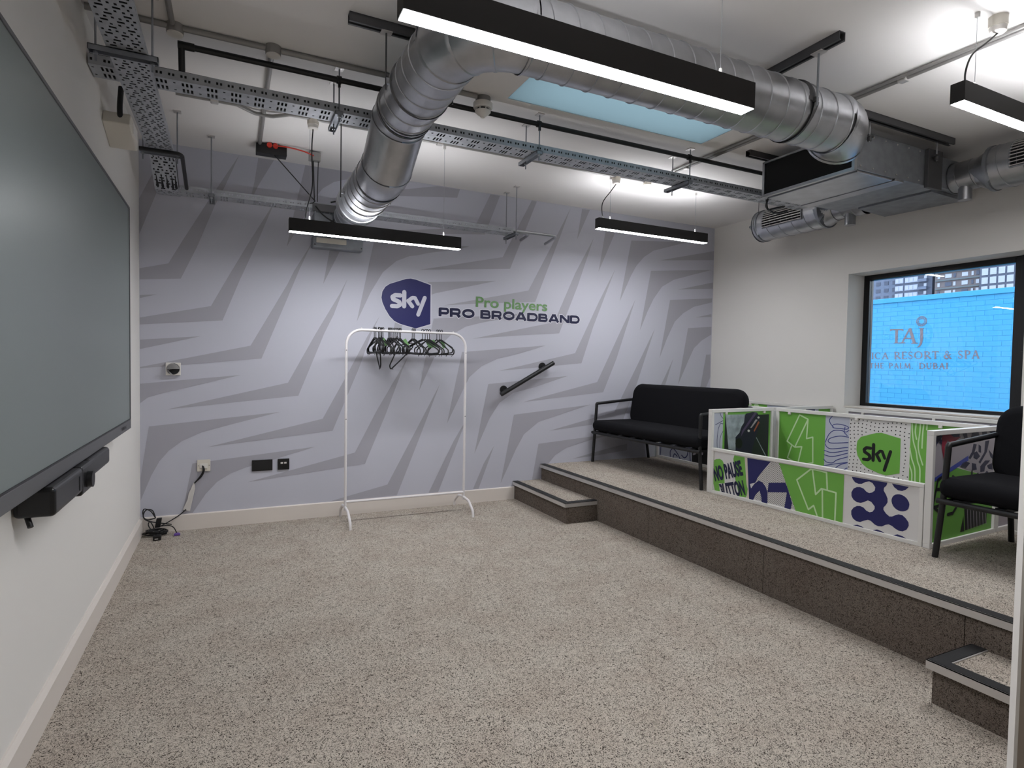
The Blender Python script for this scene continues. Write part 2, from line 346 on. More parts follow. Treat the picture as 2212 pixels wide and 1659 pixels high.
# ---------------------------------------------------------------- print outlines, metres on their own plane
MURAL=[[(0.002,2.406),(0.061,2.543),(0.11,2.645),(0.172,2.655),(0.109,2.463),(0.002,2.155)],[(0.646,2.818),(0.499,2.556),(0.443,2.457),(0.262,2.121),(0.18,1.962),(0.002,1.911),(0.002,1.832),(0.258,1.857),(0.363,2.099),(0.477,2.408),(0.551,2.576)],[(0.002,1.721),(0.11,1.733),(0.002,1.699)],[(0.893,2.497),(0.724,2.191),(0.601,1.956),(0.454,1.669),(0.002,1.561),(0.002,1.511),(0.532,1.565),(0.65,1.878),(0.779,2.193)],[(0.777,2.818),(0.888,2.818),(0.778,2.609),(0.715,2.461),(0.75,2.63)],[(1.118,2.818),(1.407,2.818),(1.747,2.818),(1.462,2.764),(1.338,2.719),(1.252,2.655),(1.193,2.573),(1.151,2.487),(0.983,2.163),(1.033,2.421)],[(1.858,2.681),(1.917,2.744),(2.213,2.814),(2.42,2.816),(2.395,2.739)],[(1.349,2.4),(1.507,2.419),(1.384,2.16),(1.259,1.893),(1.305,2.153)],[(1.673,2.309),(2.517,2.322),(2.427,2.29),(2.133,2.227),(2.033,2.196),(1.97,2.185),(1.854,2.131),(1.741,2.027),(1.64,1.852),(1.527,1.6),(1.651,2.214)],[(1.171,2.212),(1.038,1.98),(0.989,1.871),(0.725,1.381),(0.002,1.207),(0.002,1.198),(0.803,1.283),(0.981,1.739),(1.079,1.996)],[(0.002,1.403),(0.387,1.441),(0.002,1.335)],[(0.002,1.087),(0.659,1.155),(0.139,1.017),(0.049,0.987),(0.002,0.947)],[(1.45,1.949),(1.386,1.817),(1.205,1.494),(0.996,1.096),(0.167,0.899),(1.074,0.992),(1.27,1.496),(1.343,1.651)],[(1.718,1.661),(1.615,1.482),(1.436,1.131),(1.261,0.803),(0.431,0.61),(1.34,0.702),(1.553,1.229),(1.647,1.501)],[(0.055,0.778),(0.939,0.865),(0.594,0.777),(0.39,0.722),(0.266,0.664),(0.18,0.596),(0.12,0.521),(0.068,0.418),(0.002,0.242),(0.002,0.408)],[(0.331,0.492),(1.203,0.577),(0.887,0.488),(0.695,0.44),(0.586,0.4),(0.495,0.342),(0.42,0.259),(0.331,0.12),(0.264,0.12)],[(1.849,1.617),(1.918,1.6),(1.793,1.3)],[(1.97,1.331),(1.883,1.176),(1.695,0.853),(1.522,0.514),(0.703,0.324),(1.605,0.413),(1.771,0.814),(1.912,1.195)],[(2.191,1.661),(2.624,1.702),(3.103,1.754),(2.826,1.685),(2.625,1.64),(2.496,1.604),(2.421,1.56),(2.348,1.518),(2.276,1.446),(2.195,1.306),(2.067,1.027),(2.119,1.305)],[(3.141,2.818),(2.849,2.259),(2.035,2.069),(2.095,2.079),(2.926,2.158),(3.194,2.813)],[(2.716,2.814),(2.578,2.526),(2.232,2.446),(1.742,2.375),(2.131,2.393),(2.667,2.446),(2.811,2.814)],[(2.136,1.976),(2.791,2.036),(2.208,1.884),(2.097,1.838)],[(3.57,2.805),(3.355,2.4),(3.122,1.971),(2.282,1.781),(2.579,1.814),(3.196,1.867),(3.422,2.428)],[(3.699,2.809),(3.79,2.812),(3.648,2.506)],[(3.843,2.543),(3.636,2.178),(3.408,1.686),(2.562,1.497),(3.012,1.542),(3.466,1.58),(3.665,2.049)],[(3.985,2.643),(4.114,2.658),(3.907,2.212)],[(4.303,2.566),(5.052,2.629),(4.791,2.55),(4.593,2.491),(4.471,2.413),(4.378,2.317),(4.313,2.213),(4.174,1.932)],[(4.674,2.397),(5.438,2.57),(5.438,2.47)],[(4.565,2.278),(5.415,2.36),(5.155,2.288),(4.875,2.208),(4.718,2.123),(4.609,1.987),(4.53,1.843),(4.439,1.645)],[(4.937,2.108),(5.436,2.222),(5.438,2.152)],[(4.831,1.99),(5.427,2.045),(5.428,2.0),(5.167,1.936),(5.019,1.858),(4.904,1.761),(4.808,1.586),(4.707,1.362)],[(5.194,1.821),(5.425,1.87),(5.427,1.838)],[(5.092,1.7),(5.431,1.728),(5.434,1.643),(5.288,1.567),(5.184,1.482),(5.112,1.352),(4.972,1.078)],[(5.364,1.416),(5.427,1.42),(5.436,1.168),(5.377,1.049),(5.292,1.049)],[(4.11,2.256),(3.927,1.928),(3.652,1.392),(2.828,1.208),(3.729,1.293),(3.858,1.659)],[(4.372,1.966),(4.183,1.612),(3.92,1.107),(3.089,0.917),(3.996,1.003),(4.15,1.345)],[(4.636,1.675),(4.474,1.385),(4.139,0.8),(3.375,0.632),(4.248,0.71),(4.389,1.017)],[(4.898,1.365),(4.697,1.005),(4.769,1.004)],[(2.461,1.374),(3.32,1.458),(3.051,1.376),(2.809,1.319),(2.654,1.25),(2.535,1.147),(2.462,1.006),(2.327,0.732)],[(2.256,1.085),(2.037,0.671),(1.796,0.224),(1.317,0.12),(1.534,0.12),(1.88,0.125),(2.078,0.621)],[(2.503,0.752),(2.393,0.574),(2.164,0.123),(2.252,0.12),(2.488,0.702)],[(2.723,1.086),(3.577,1.167),(3.2,1.054),(2.976,1.002),(2.839,0.91),(2.74,0.766),(2.595,0.447)],[(2.793,0.515),(2.691,0.355),(2.587,0.124),(2.641,0.12)],[(2.991,0.797),(3.845,0.879),(3.49,0.786),(3.256,0.721),(3.101,0.608),(3.021,0.473),(2.864,0.155)],[(3.26,0.51),(3.914,0.561),(4.188,0.579),(3.861,0.523),(3.574,0.458),(3.449,0.392),(3.375,0.314),(3.28,0.157),(3.197,0.168)],[(3.64,0.343),(4.044,0.422),(4.309,0.464),(4.311,0.398),(3.942,0.362)]]
SHIELD=[(1.731,1.816),(1.738,1.865),(1.762,1.907),(1.799,1.934),(1.865,1.959),(1.94,1.987),(1.982,1.993),(2.025,1.988),(2.159,1.951),(2.161,1.611),(2.03,1.568),(1.894,1.601),(1.843,1.623),(1.802,1.662),(1.764,1.721),(1.739,1.776)]
FRONT={'corners': [(-0.012,-0.001),(-0.017,0.345),(1.489,-0.001),(1.494,0.344)],'blobs': [[(0.01,0.221),(0.016,0.249),(0.043,0.263),(0.077,0.27),(0.101,0.262),(0.118,0.238),(0.129,0.092),(0.074,0.082),(0.086,0.023),(0.037,0.021),(0.02,0.079)],[(0.203,0.289),(0.211,0.316),(0.303,0.315),(0.326,0.126),(0.338,0.091),(0.337,0.055),(0.325,0.027),(0.267,0.022),(0.227,0.137)]],'t1': [(0.042,0.089),(0.299,0.181),(0.008,0.198)],'t2': [(0.107,-0.027),(0.324,0.043),(0.075,0.078)],'navy': [[(0.327,0.315),(0.522,0.317),(0.465,0.248),(0.422,0.194),(0.402,0.149),(0.356,0.131),(0.368,0.099),(0.353,0.022)],[(0.353,0.022),(0.354,0.066),(0.366,0.099),(0.394,0.139),(0.431,0.169),(0.46,0.162),(0.486,0.138),(0.504,0.1),(0.506,0.021),(0.459,0.02),(0.456,0.054),(0.44,0.099),(0.418,0.079),(0.401,0.054),(0.388,0.022)],[(0.511,0.169),(0.64,0.194),(0.658,0.161),(0.695,0.068),(0.686,0.02),(0.639,0.021),(0.654,0.13),(0.504,0.101)]],'cream': [(0.303,0.315),(0.327,0.315),(0.351,0.022),(0.329,0.022),(0.338,0.091),(0.326,0.126)],'half': [(0.524,0.318),(0.587,0.318),(0.642,0.196),(0.723,0.019),(0.353,0.02),(0.37,0.105),(0.402,0.147),(0.422,0.194)],'green': [(0.587,0.318),(1.042,0.318),(1.042,0.018),(0.725,0.019)],'lines': [[(0.82,0.314),(0.725,0.228),(0.814,0.051),(0.85,0.085),(0.876,0.02)],[(0.834,0.313),(0.861,0.159),(0.899,0.204),(0.995,0.197),(0.994,0.019)],[(0.82,0.314),(0.857,0.318),(0.929,0.312),(0.938,0.203)],[(0.905,0.2),(0.913,0.02)]],'mol': [[(1.089,0.314),(1.096,0.299),(1.11,0.284),(1.131,0.278),(1.151,0.282),(1.17,0.296),(1.193,0.305),(1.212,0.299),(1.229,0.277),(1.227,0.257),(1.211,0.242),(1.195,0.236),(1.179,0.241),(1.162,0.256),(1.141,0.261),(1.121,0.257),(1.102,0.244),(1.09,0.219),(1.091,0.196),(1.104,0.177),(1.125,0.166),(1.148,0.167),(1.168,0.177),(1.19,0.192),(1.21,0.186),(1.23,0.164),(1.23,0.149),(1.218,0.13),(1.202,0.123),(1.183,0.128),(1.166,0.143),(1.146,0.148),(1.126,0.144),(1.106,0.129),(1.093,0.108),(1.094,0.084),(1.105,0.063),(1.126,0.051),(1.149,0.052),(1.172,0.066),(1.194,0.077),(1.211,0.074),(1.234,0.058),(1.253,0.053),(1.275,0.057),(1.293,0.071),(1.311,0.079),(1.33,0.074),(1.348,0.063),(1.367,0.056),(1.387,0.058),(1.407,0.072),(1.418,0.098),(1.416,0.116),(1.402,0.135),(1.384,0.148),(1.363,0.149),(1.346,0.14),(1.328,0.128),(1.313,0.125),(1.294,0.138),(1.279,0.157),(1.28,0.17),(1.292,0.186),(1.301,0.204),(1.3,0.226),(1.29,0.247),(1.277,0.267),(1.278,0.283),(1.291,0.299),(1.296,0.316)],[(1.417,0.217),(1.416,0.205),(1.413,0.193),(1.406,0.183),(1.397,0.176),(1.386,0.171),(1.374,0.169),(1.362,0.17),(1.35,0.174),(1.339,0.182),(1.331,0.191),(1.325,0.203),(1.322,0.215),(1.322,0.227),(1.326,0.239),(1.332,0.249),(1.342,0.257),(1.353,0.261),(1.365,0.263),(1.377,0.262),(1.389,0.257),(1.4,0.25),(1.408,0.24),(1.414,0.229)],[(1.321,0.316),(1.334,0.297),(1.355,0.284),(1.376,0.284),(1.396,0.296),(1.411,0.314)],[(1.106,0.021),(1.133,0.032),(1.157,0.029),(1.174,0.019)],[(1.224,0.021),(1.248,0.033),(1.273,0.03),(1.292,0.019)],[(1.338,0.022),(1.361,0.034),(1.388,0.031),(1.408,0.018)]]}
BACK={'top': [(0.049,0.623),(1.166,0.625)],'secs': [0.056,0.452,0.637,1.051,1.173],'lines': [[(0.235,0.599),(0.308,0.571),(0.202,0.339),(0.132,0.378),(0.235,0.599)],[(0.308,0.571),(0.301,0.419),(0.353,0.436),(0.36,0.238),(0.243,0.202),(0.14,0.245),(0.173,0.344)],[(0.202,0.339),(0.263,0.35),(0.233,0.212)]],'shield': [(0.695,0.424),(0.699,0.451),(0.724,0.483),(0.775,0.502),(0.83,0.522),(0.865,0.527),(0.991,0.502),(0.992,0.265),(0.905,0.235),(0.851,0.243),(0.774,0.267),(0.737,0.292),(0.703,0.345),(0.694,0.386)],'sky': [(0.743,0.333),(0.936,0.324),(0.753,0.421)],'maplines': [[(0.506,0.614),(0.484,0.584),(0.491,0.557),(0.515,0.532)],[(0.514,0.549),(0.548,0.557),(0.604,0.552),(0.631,0.539),(0.615,0.526),(0.56,0.526),(0.515,0.527),(0.508,0.543)],[(0.632,0.518),(0.611,0.504),(0.577,0.512),(0.521,0.506),(0.488,0.48),(0.471,0.45),(0.455,0.409)],[(0.634,0.469),(0.568,0.47),(0.5,0.448),(0.478,0.423),(0.508,0.41),(0.63,0.429)],[(0.456,0.398),(0.468,0.378),(0.509,0.367),(0.631,0.394)],[(0.449,0.347),(0.516,0.34),(0.629,0.372)],[(0.45,0.314),(0.517,0.31),(0.63,0.351)],[(0.448,0.28),(0.473,0.261),(0.519,0.263),(0.552,0.29),(0.631,0.324)],[(0.45,0.23),(0.542,0.259),(0.63,0.283)],[(0.543,0.229),(0.576,0.256),(0.63,0.281)],[(0.605,0.225),(0.631,0.243)],[(0.604,0.541),(0.6,0.503),(0.623,0.479)]],'stripes': [[(1.058,0.61),(1.062,0.554),(1.072,0.487),(1.089,0.431),(1.101,0.364),(1.116,0.318),(1.119,0.224)],[(1.083,0.612),(1.08,0.556),(1.089,0.509)],[(1.109,0.613),(1.107,0.55),(1.101,0.481),(1.107,0.424),(1.132,0.345)],[(1.05,0.445),(1.064,0.378),(1.085,0.313),(1.09,0.226)],[(1.052,0.332),(1.068,0.281),(1.07,0.227)],[(1.129,0.61),(1.125,0.551),(1.124,0.455)],[(1.149,0.612),(1.148,0.578)]]}
END={'top': [(0.011,0.637),(0.71,0.631)],'secs': [0.054,0.134,0.151,0.686,0.711],'cloud': [(0.158,0.594),(0.38,0.592),(0.371,0.524),(0.344,0.497),(0.323,0.446),(0.278,0.412),(0.283,0.308),(0.203,0.32)],'car': [(0.468,0.608),(0.516,0.603),(0.566,0.563),(0.55,0.518),(0.54,0.453),(0.513,0.405),(0.481,0.317),(0.471,0.264),(0.277,0.3),(0.298,0.359),(0.276,0.408),(0.3,0.431),(0.329,0.445),(0.333,0.477),(0.366,0.508),(0.386,0.596)],'bonnet': [(0.492,0.606),(0.522,0.601),(0.369,0.452),(0.336,0.409),(0.351,0.461)],'grille': [(0.506,0.548),(0.53,0.543),(0.462,0.481),(0.444,0.481)],'plate': [(0.537,0.531),(0.555,0.522),(0.496,0.447),(0.486,0.455)],'wheel': [(0.358,0.36),(0.356,0.344),(0.348,0.33),(0.335,0.322),(0.32,0.32),(0.304,0.324),(0.291,0.333),(0.281,0.348),(0.277,0.364),(0.28,0.38),(0.288,0.393),(0.301,0.401),(0.316,0.404),(0.332,0.4),(0.345,0.39),(0.354,0.376)],'lamps': [[(0.552,0.561),(0.548,0.555),(0.539,0.553),(0.529,0.555),(0.525,0.562),(0.529,0.568),(0.538,0.571),(0.548,0.568)],[(0.442,0.457),(0.438,0.45),(0.428,0.447),(0.417,0.451),(0.412,0.458),(0.416,0.465),(0.427,0.468),(0.437,0.464)]],'road': [[(0.522,0.397),(0.645,0.238)]],'maplines': [[(0.096,0.619),(0.108,0.588),(0.131,0.567)],[(0.051,0.519),(0.132,0.548)],[(0.133,0.524),(0.105,0.525),(0.085,0.487),(0.074,0.417),(0.077,0.331)],[(0.135,0.465),(0.114,0.435),(0.105,0.392),(0.108,0.325)]],'clip': [(0.16,0.608),(0.6,0.607)]}
RIGHT={'corners': [(0.035,0.021),(-0.028,0.643),(0.728,0.011),(0.744,0.635)],'grey': [(0.036,0.617),(0.38,0.615),(0.401,0.478),(0.029,0.377)],'blue': [(0.029,0.377),(0.401,0.483),(0.403,0.454),(0.031,0.356)],'red': [(0.105,0.612),(0.179,0.621),(0.308,0.594),(0.211,0.56),(0.165,0.581),(0.137,0.546),(0.153,0.503),(0.145,0.445),(0.107,0.538)],'skin': [(0.137,0.541),(0.185,0.548),(0.205,0.523),(0.164,0.474),(0.139,0.457)],'yellow': [(0.183,0.576),(0.212,0.546),(0.209,0.471),(0.158,0.437),(0.181,0.492)],'dark': [[(0.038,0.601),(0.084,0.615),(0.11,0.607),(0.053,0.564),(0.035,0.53)],[(0.188,0.62),(0.292,0.618),(0.289,0.595),(0.226,0.597)],[(0.077,0.595),(0.108,0.584),(0.105,0.561),(0.078,0.572)]],'zebg': [(0.324,0.617),(0.705,0.612),(0.709,0.333),(0.565,0.364),(0.379,0.407),(0.294,0.428),(0.402,0.469),(0.377,0.538)],'zeb': [[(0.324,0.617),(0.371,0.617),(0.383,0.586),(0.346,0.583)],[(0.428,0.613),(0.504,0.617),(0.527,0.579),(0.47,0.562),(0.421,0.584)],[(0.544,0.613),(0.603,0.613),(0.606,0.576),(0.556,0.583)],[(0.633,0.612),(0.705,0.611),(0.688,0.572)],[(0.452,0.548),(0.491,0.542),(0.466,0.494),(0.422,0.458),(0.402,0.469),(0.437,0.501)],[(0.511,0.541),(0.541,0.529),(0.545,0.49),(0.515,0.496)],[(0.588,0.557),(0.638,0.559),(0.614,0.491),(0.54,0.426),(0.52,0.437),(0.584,0.492)],[(0.457,0.495),(0.495,0.502),(0.536,0.47),(0.499,0.453),(0.459,0.465)],[(0.633,0.505),(0.686,0.471),(0.7,0.435),(0.657,0.463)],[(0.338,0.444),(0.375,0.451),(0.423,0.438),(0.378,0.412),(0.313,0.422)],[(0.443,0.437),(0.491,0.429),(0.504,0.394),(0.446,0.393)],[(0.542,0.411),(0.598,0.442),(0.659,0.438),(0.601,0.407),(0.594,0.377),(0.545,0.376)],[(0.621,0.41),(0.681,0.421),(0.695,0.38),(0.643,0.389)],[(0.586,0.358),(0.624,0.38),(0.677,0.346)]],'green': [(0.031,0.356),(0.258,0.425),(0.427,0.389),(0.709,0.333),(0.707,0.013),(0.043,0.02)],'outline': [[(0.171,0.394),(0.081,0.368),(0.04,0.228),(0.145,0.161)],[(0.171,0.394),(0.143,0.302),(0.118,0.225),(0.045,0.219)],[(0.068,0.316),(0.159,0.313)],[(0.118,0.225),(0.164,0.202)],[(0.197,0.165),(0.251,0.167),(0.294,0.203)],[(0.234,0.375),(0.282,0.352)]],'piano': [(0.379,0.184),(0.643,0.157),(0.646,0.066),(0.399,0.051)],'keys': [[(0.412,0.176),(0.43,0.055)],[(0.447,0.173),(0.464,0.056)],[(0.482,0.169),(0.499,0.057)],[(0.517,0.165),(0.534,0.058)],[(0.552,0.162),(0.569,0.059)],[(0.588,0.158),(0.605,0.06)],[(0.625,0.154),(0.641,0.061)]],'pianol': [(0.373,0.137),(0.39,0.047),(0.343,0.048)],'curl': [[(0.447,0.388),(0.447,0.324)],[(0.516,0.368),(0.505,0.32)],[(0.621,0.35),(0.622,0.31)]]}
TAJ={'top': [(1.443,2.473),(-0.577,2.485)],'bot': [(1.472,0.697),(-0.571,0.7)],'T': [(1.124,1.928),(1.12,1.965),(0.912,1.957),(0.905,1.919),(0.941,1.938),(0.993,1.941),(0.992,1.74),(0.956,1.725),(1.063,1.728),(1.033,1.742),(1.035,1.943),(1.089,1.945)],'A': [(0.809,1.962),(0.71,1.739),(0.693,1.718),(0.794,1.721),(0.766,1.734),(0.797,1.807),(0.866,1.809),(0.886,1.738),(0.863,1.723),(0.932,1.724),(0.91,1.738),(0.831,1.939)],'Ah': [(0.855,1.833),(0.804,1.831),(0.831,1.898)],'J': [(0.674,1.961),(0.591,1.957),(0.607,1.941),(0.601,1.789),(0.615,1.707),(0.646,1.661),(0.695,1.644),(0.658,1.685),(0.643,1.743),(0.651,1.943)],'emb': [(0.634,2.067),(0.548,2.062),(0.631,1.983)],'r2': [(1.411,1.468),(-0.186,1.477),(1.415,1.575)],'r3': [(1.443,1.303),(0.224,1.314),(1.447,1.392)],'r2b': [(1.041,1.467),(0.364,1.47),(1.045,1.583)],'r2a': [(1.456,1.468),(1.131,1.467),(1.46,1.576)],'r2c': [(0.291,1.47),(0.184,1.47),(0.296,1.591)],'r2d': [(0.099,1.472),(-0.186,1.473),(0.103,1.592)],'r3a': [(1.444,1.309),(1.205,1.312),(1.447,1.395)],'r3b': [(1.119,1.313),(0.728,1.316),(1.122,1.397)],'r3c': [(0.644,1.31),(0.224,1.314),(0.647,1.4)]}

# ================================================================ the room
H = 2.82; RX = 5.44; BY = -5.75
struct('floor', MB().box(-0.2, RX + 0.3, BY - 0.2, 0.2, -0.12, 0.0), 'carpet')
SX0, SX1, SY0, SY1 = 2.04, 3.53, -2.45, -1.79
c = MB()
c.box(-0.2, SX0, BY - 0.2, 0.2, H, H + 0.2).box(SX1, RX + 0.3, BY - 0.2, 0.2, H, H + 0.2).box(SX0, SX1, BY - 0.2, SY0, H, H + 0.2).box(SX0, SX1, SY1, 0.2, H, H + 0.2)
struct('ceiling', c, 'ceiling')
struct('wall_left', MB().box(-0.2, 0, BY - 0.2, 0.2, 0, H), 'white_wall')
struct('wall_front', MB().box(0, RX, BY - 0.2, BY, 0, H), 'white_wall')
wb = struct('wall_back', MB().box(0, RX, 0, 0.2, 0, H), 'mural_base')
mp = MB()
for poly in MURAL: mp.poly([(x, -0.0012, z) for x, z in poly])
mp.build('mural_print', 'mural_grey', wb)
WY0, WY1, WZ0, WZ1 = -2.86, -1.59, 0.945, 2.106
c = MB()
c.box(RX, RX + 0.3, WY1, 0.2, 0, H).box(RX, RX + 0.3, BY - 0.2, WY0, 0, H).box(RX, RX + 0.3, WY0, WY1, 0, WZ0).box(RX, RX + 0.3, WY0, WY1, WZ1, H)
struct('wall_right', c, 'white_wall')
def skirt(name, pts):
    return struct(name, MB().prism(pts[0], pts[1]), 'skirting')
skirt('baseboard_left', ([(0, 0, 0), (0.018, 0, 0), (0.018, 0, 0.104), (0.006, 0, 0.122), (0, 0, 0.122)], (0, BY, 0)))
skirt('baseboard_back', ([(0.018, 0, 0), (0.018, -0.016, 0), (0.018, -0.016, 0.112), (0.018, -0.008, 0.118), (0.018, 0, 0.118)], (2.985, 0, 0)))

# window in the right wall
wn = empty('window_1', (RX + 0.22, -2.2, WZ0)); wn['kind'] = 'structure'
fr = MB(); x0, x1 = 5.655, 5.715
fr.box(x0, x1, -1.64, WY1, WZ0, WZ1).box(x0, x1, WY0, -2.70, WZ0, WZ1).box(x0, x1, -2.70, -1.64, WZ0, WZ0 + 0.038).box(x0, x1, -2.70, -1.64, WZ1 - 0.045, WZ1)
fr.box(x0 - 0.02, x0, WY0, -2.745, WZ0, WZ1)
fr.build('frame', 'frame_black', wn, bevel=0.003)
MB().box(5.682, 5.690, -2.70, -1.64, WZ0 + 0.038, WZ1 - 0.045).build('pane', 'window_glass', wn)
MB().cyl((5.63, -2.78, 1.42), (5.655, -2.78, 1.42), 0.012).box(5.615, 5.632, -2.79, -2.77, 1.42, 1.55).build('handle', 'frame_black', wn)
MB().box(RX - 0.004, x0, WY0, WY1, WZ0 - 0.0, WZ0 + 0.012).build('sill', 'skirting', wn)
# rooflight in the ceiling
rl = empty('window_2', ((SX0 + SX1) / 2, (SY0 + SY1) / 2, H)); rl['kind'] = 'structure'
MB().box(SX0, SX1, SY0, SY1, H + 0.004, H + 0.012).build('pane', 'sky_glass', rl)
g = MB(); t = 0.02
g.box(SX0 - t, SX0, SY0 - t, SY1 + t, H + 0.2, H + 0.3).box(SX1, SX1 + t, SY0 - t, SY1 + t, H + 0.2, H + 0.3).box(SX0, SX1, SY0 - t, SY0, H + 0.2, H + 0.3).box(SX0, SX1, SY1, SY1 + t, H + 0.2, H + 0.3)
g.build('kerb', 'white_metal', rl)
# door leaf standing ajar beside the camera
DX, DY = 2.098, -4.298
dl = empty('door_1', (DX, DY, 0)); dl['kind'] = 'structure'
tt = V(0.788, 0.616, 0); ww = V(0.616, -0.788, 0)
cc = V(DX, DY, 1.03) + tt * 0.02 + ww * 0.40
MB().obox(cc + ww * 0.003, ww * 0.397, tt * 0.02, (0, 0, 1.02)).build('leaf', 'door', dl)
MB().obox(V(DX, DY, 1.03) + tt * 0.02 + ww * 0.003, ww * 0.003, tt * 0.02, (0, 0, 1.02)).build('lipping', 'white_wall', dl)
for sgn in (-1, 1):
    hb = V(DX, DY, 1.0) + ww * 0.74 + tt * (0.02 + sgn * 0.045)
    MB().cyl(hb - tt * sgn * 0.025, hb, 0.009, 10).tube([hb, hb - ww * 0.12], 0.009, 10).build('handle', 'alu', dl)

# ---------------------------------------------------------------- carpeted stage with two steps
PZ = 0.311
st = empty('stage_platform', (4.3, -2.8, 0), label='carpeted raised stage with metal-edged front running the length of the room', cat='stage')
MB().box(3.302, RX - 0.004, BY + 0.004, -0.002, 0.02, PZ).build('deck', 'carpet', st)
ys = [-0.004, -0.62, -1.62, -2.62, -3.62, -4.62, BY + 0.006]
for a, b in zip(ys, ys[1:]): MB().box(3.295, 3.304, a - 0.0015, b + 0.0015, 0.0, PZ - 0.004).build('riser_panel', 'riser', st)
MB().box(3.278, 3.340, BY + 0.006, -0.004, PZ, PZ + 0.003).box(3.278, 3.282, BY + 0.006, -0.004, PZ - 0.030, PZ + 0.003).build('nosing', 'alu', st)
MB().box(3.285, 3.336, BY + 0.006, -0.004, PZ + 0.003, PZ + 0.0055).build('grip_strip', 'strip', st)
def step(y0, y1, label, side):
    s = empty('carpet_step', (3.15, (y0 + y1) / 2, 0), label=label, cat='step', group='carpeted steps up to the stage')
    ez = 0.165; yo = y0 + 0.022 * side
    MB().box(3.018, 3.294, y0, y1, 0, ez).build('tread', 'carpet', s)
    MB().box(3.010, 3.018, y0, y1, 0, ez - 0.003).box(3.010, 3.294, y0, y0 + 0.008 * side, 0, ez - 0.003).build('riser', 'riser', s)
    MB().box(2.988, 3.048, yo, y1, ez, ez + 0.003).box(2.988, 2.992, yo, y1, ez - 0.03, ez + 0.003).box(3.048, 3.294, yo, y0 - 0.04 * side, ez, ez + 0.003).box(2.992, 3.294, yo, yo - 0.004 * side, ez - 0.03, ez + 0.003).build('nosing', 'alu', s)
    MB().box(2.994, 3.044, yo - 0.006 * side, y1, ez + 0.003, ez + 0.0055).box(3.044, 3.294, yo - 0.006 * side, yo - 0.056 * side, ez + 0.003, ez + 0.0055).build('grip_strip', 'strip', s)
step(-0.945, -0.002, 'low carpeted step against the patterned wall below the handrail', -1)
step(-3.665, -5.0, 'low carpeted step at the near right end of the stage', 1)

# ================================================================ outside the window
XB = 10.5
struct('ground', MB().box(5.8, 320, -200, 320, -0.7, -0.5), 'concrete')
bw = empty('brick_wall', (XB, 0.5, -0.5), label='sky-blue painted brick wall outside the window carrying a resort sign', cat='brick wall')
MB().box(XB + 0.0035, XB + 0.25, -4.5, 6.5, -0.5, 2.40).build('mortar', 'blue_brick', bw)
MB().box(XB - 0.03, XB + 0.28, -4.5, 6.5, 2.40, 2.478).build('coping', 'blue_brick', bw, bevel=0.006)
rest = MB(); proto = None
nb = MB().box(0, 0.1, -0.1105, 0.1105, 0, 0.0708)
for r in range(38):
    z = 2.327 - r * 0.075; sh = 0.1125 if r % 2 else 0.0
    for k in range(-20, 29):
        y = k * 0.225 + sh
        if y < -4.3 or y > 6.3 or z < -0.49: continue
        if -0.86 < y < 1.74 and 0.62 < z:
            if proto is None:
                proto = nb.build('brick', 'blue_brick', bw, local=True, bevel=0.002, seg=1); o = proto
            else: o = proto.copy(); col.objects.link(o)
            o.location = Vector((XB + random.uniform(-0.001, 0.001), y, z)) - Vector(bw.location)
        else: rest.box(XB, XB + 0.1, y - 0.1105, y + 0.1105, z, z + 0.0708)
o = rest.build('brickwork', 'blue_brick', bw); o['kind'] = 'stuff'
# sign print on the wall; u runs towards -y
sp = Print((XB - 0.0035, 0, 0), (0, 1, 0), (0, 0, 1), (-1, 0, 0))
for k in ('T', 'J'): sp.poly(TAJ[k], 1, 'sign_print')
A_ = TAJ['A']
# the letter A as strokes so its counter stays open
def lerp(a, b, t): return (a[0] + (b[0] - a[0]) * t, a[1] + (b[1] - a[1]) * t)
apex = A_[0]; lf = lerp(A_[9], A_[10], 0.5); rf = lerp(A_[2], A_[3], 0.35)
sp.stroke([apex, rf], 0.022, 1, 'sign_print', False); sp.stroke([apex, lf], 0.012, 1, 'sign_print', False)
sp.stroke([lerp(apex, lf, 0.68), lerp(apex, rf, 0.68)], 0.010, 1, 'sign_print', False)
for q in (lf, rf): sp.stroke([(q[0] - 0.05, q[1]), (q[0] + 0.05, q[1])], 0.007, 1, 'sign_print', False)
ec = TAJ['emb'][0]; er = 0.084
for k in range(8):
    a0 = PI / 8 + k * PI / 4
    P_ = lambda a, r: (ec[0] + r * math.cos(a), ec[1] + r * math.sin(a))
    sp.poly([P_(a0 + 0.06, er), P_(a0 + PI / 4 - 0.06, er), P_(a0 + PI / 4 - 0.06, er * 0.84), P_(a0 + 0.06, er * 0.84)], 1, 'sign_print')
    sp.poly([P_(a0 + 0.07, er * 0.84), P_(a0 + 0.19, er * 0.84), P_(a0 + 0.2, er * 0.42), P_(a0 + 0.12, er * 0.42)], 1, 'sign_print')
    sp.poly([P_(a0 + PI / 4 - 0.19, er * 0.84), P_(a0 + PI / 4 - 0.07, er * 0.84), P_(a0 + PI / 4 - 0.12, er * 0.42), P_(a0 + PI / 4 - 0.2, er * 0.42)], 1, 'sign_print')
    sp.poly([P_(a0 + 0.25, er * 0.66), P_(a0 + PI / 4 - 0.25, er * 0.66), P_(a0 + PI / 4 - 0.3, er * 0.5), P_(a0 + 0.3, er * 0.5)], 1, 'sign_print')
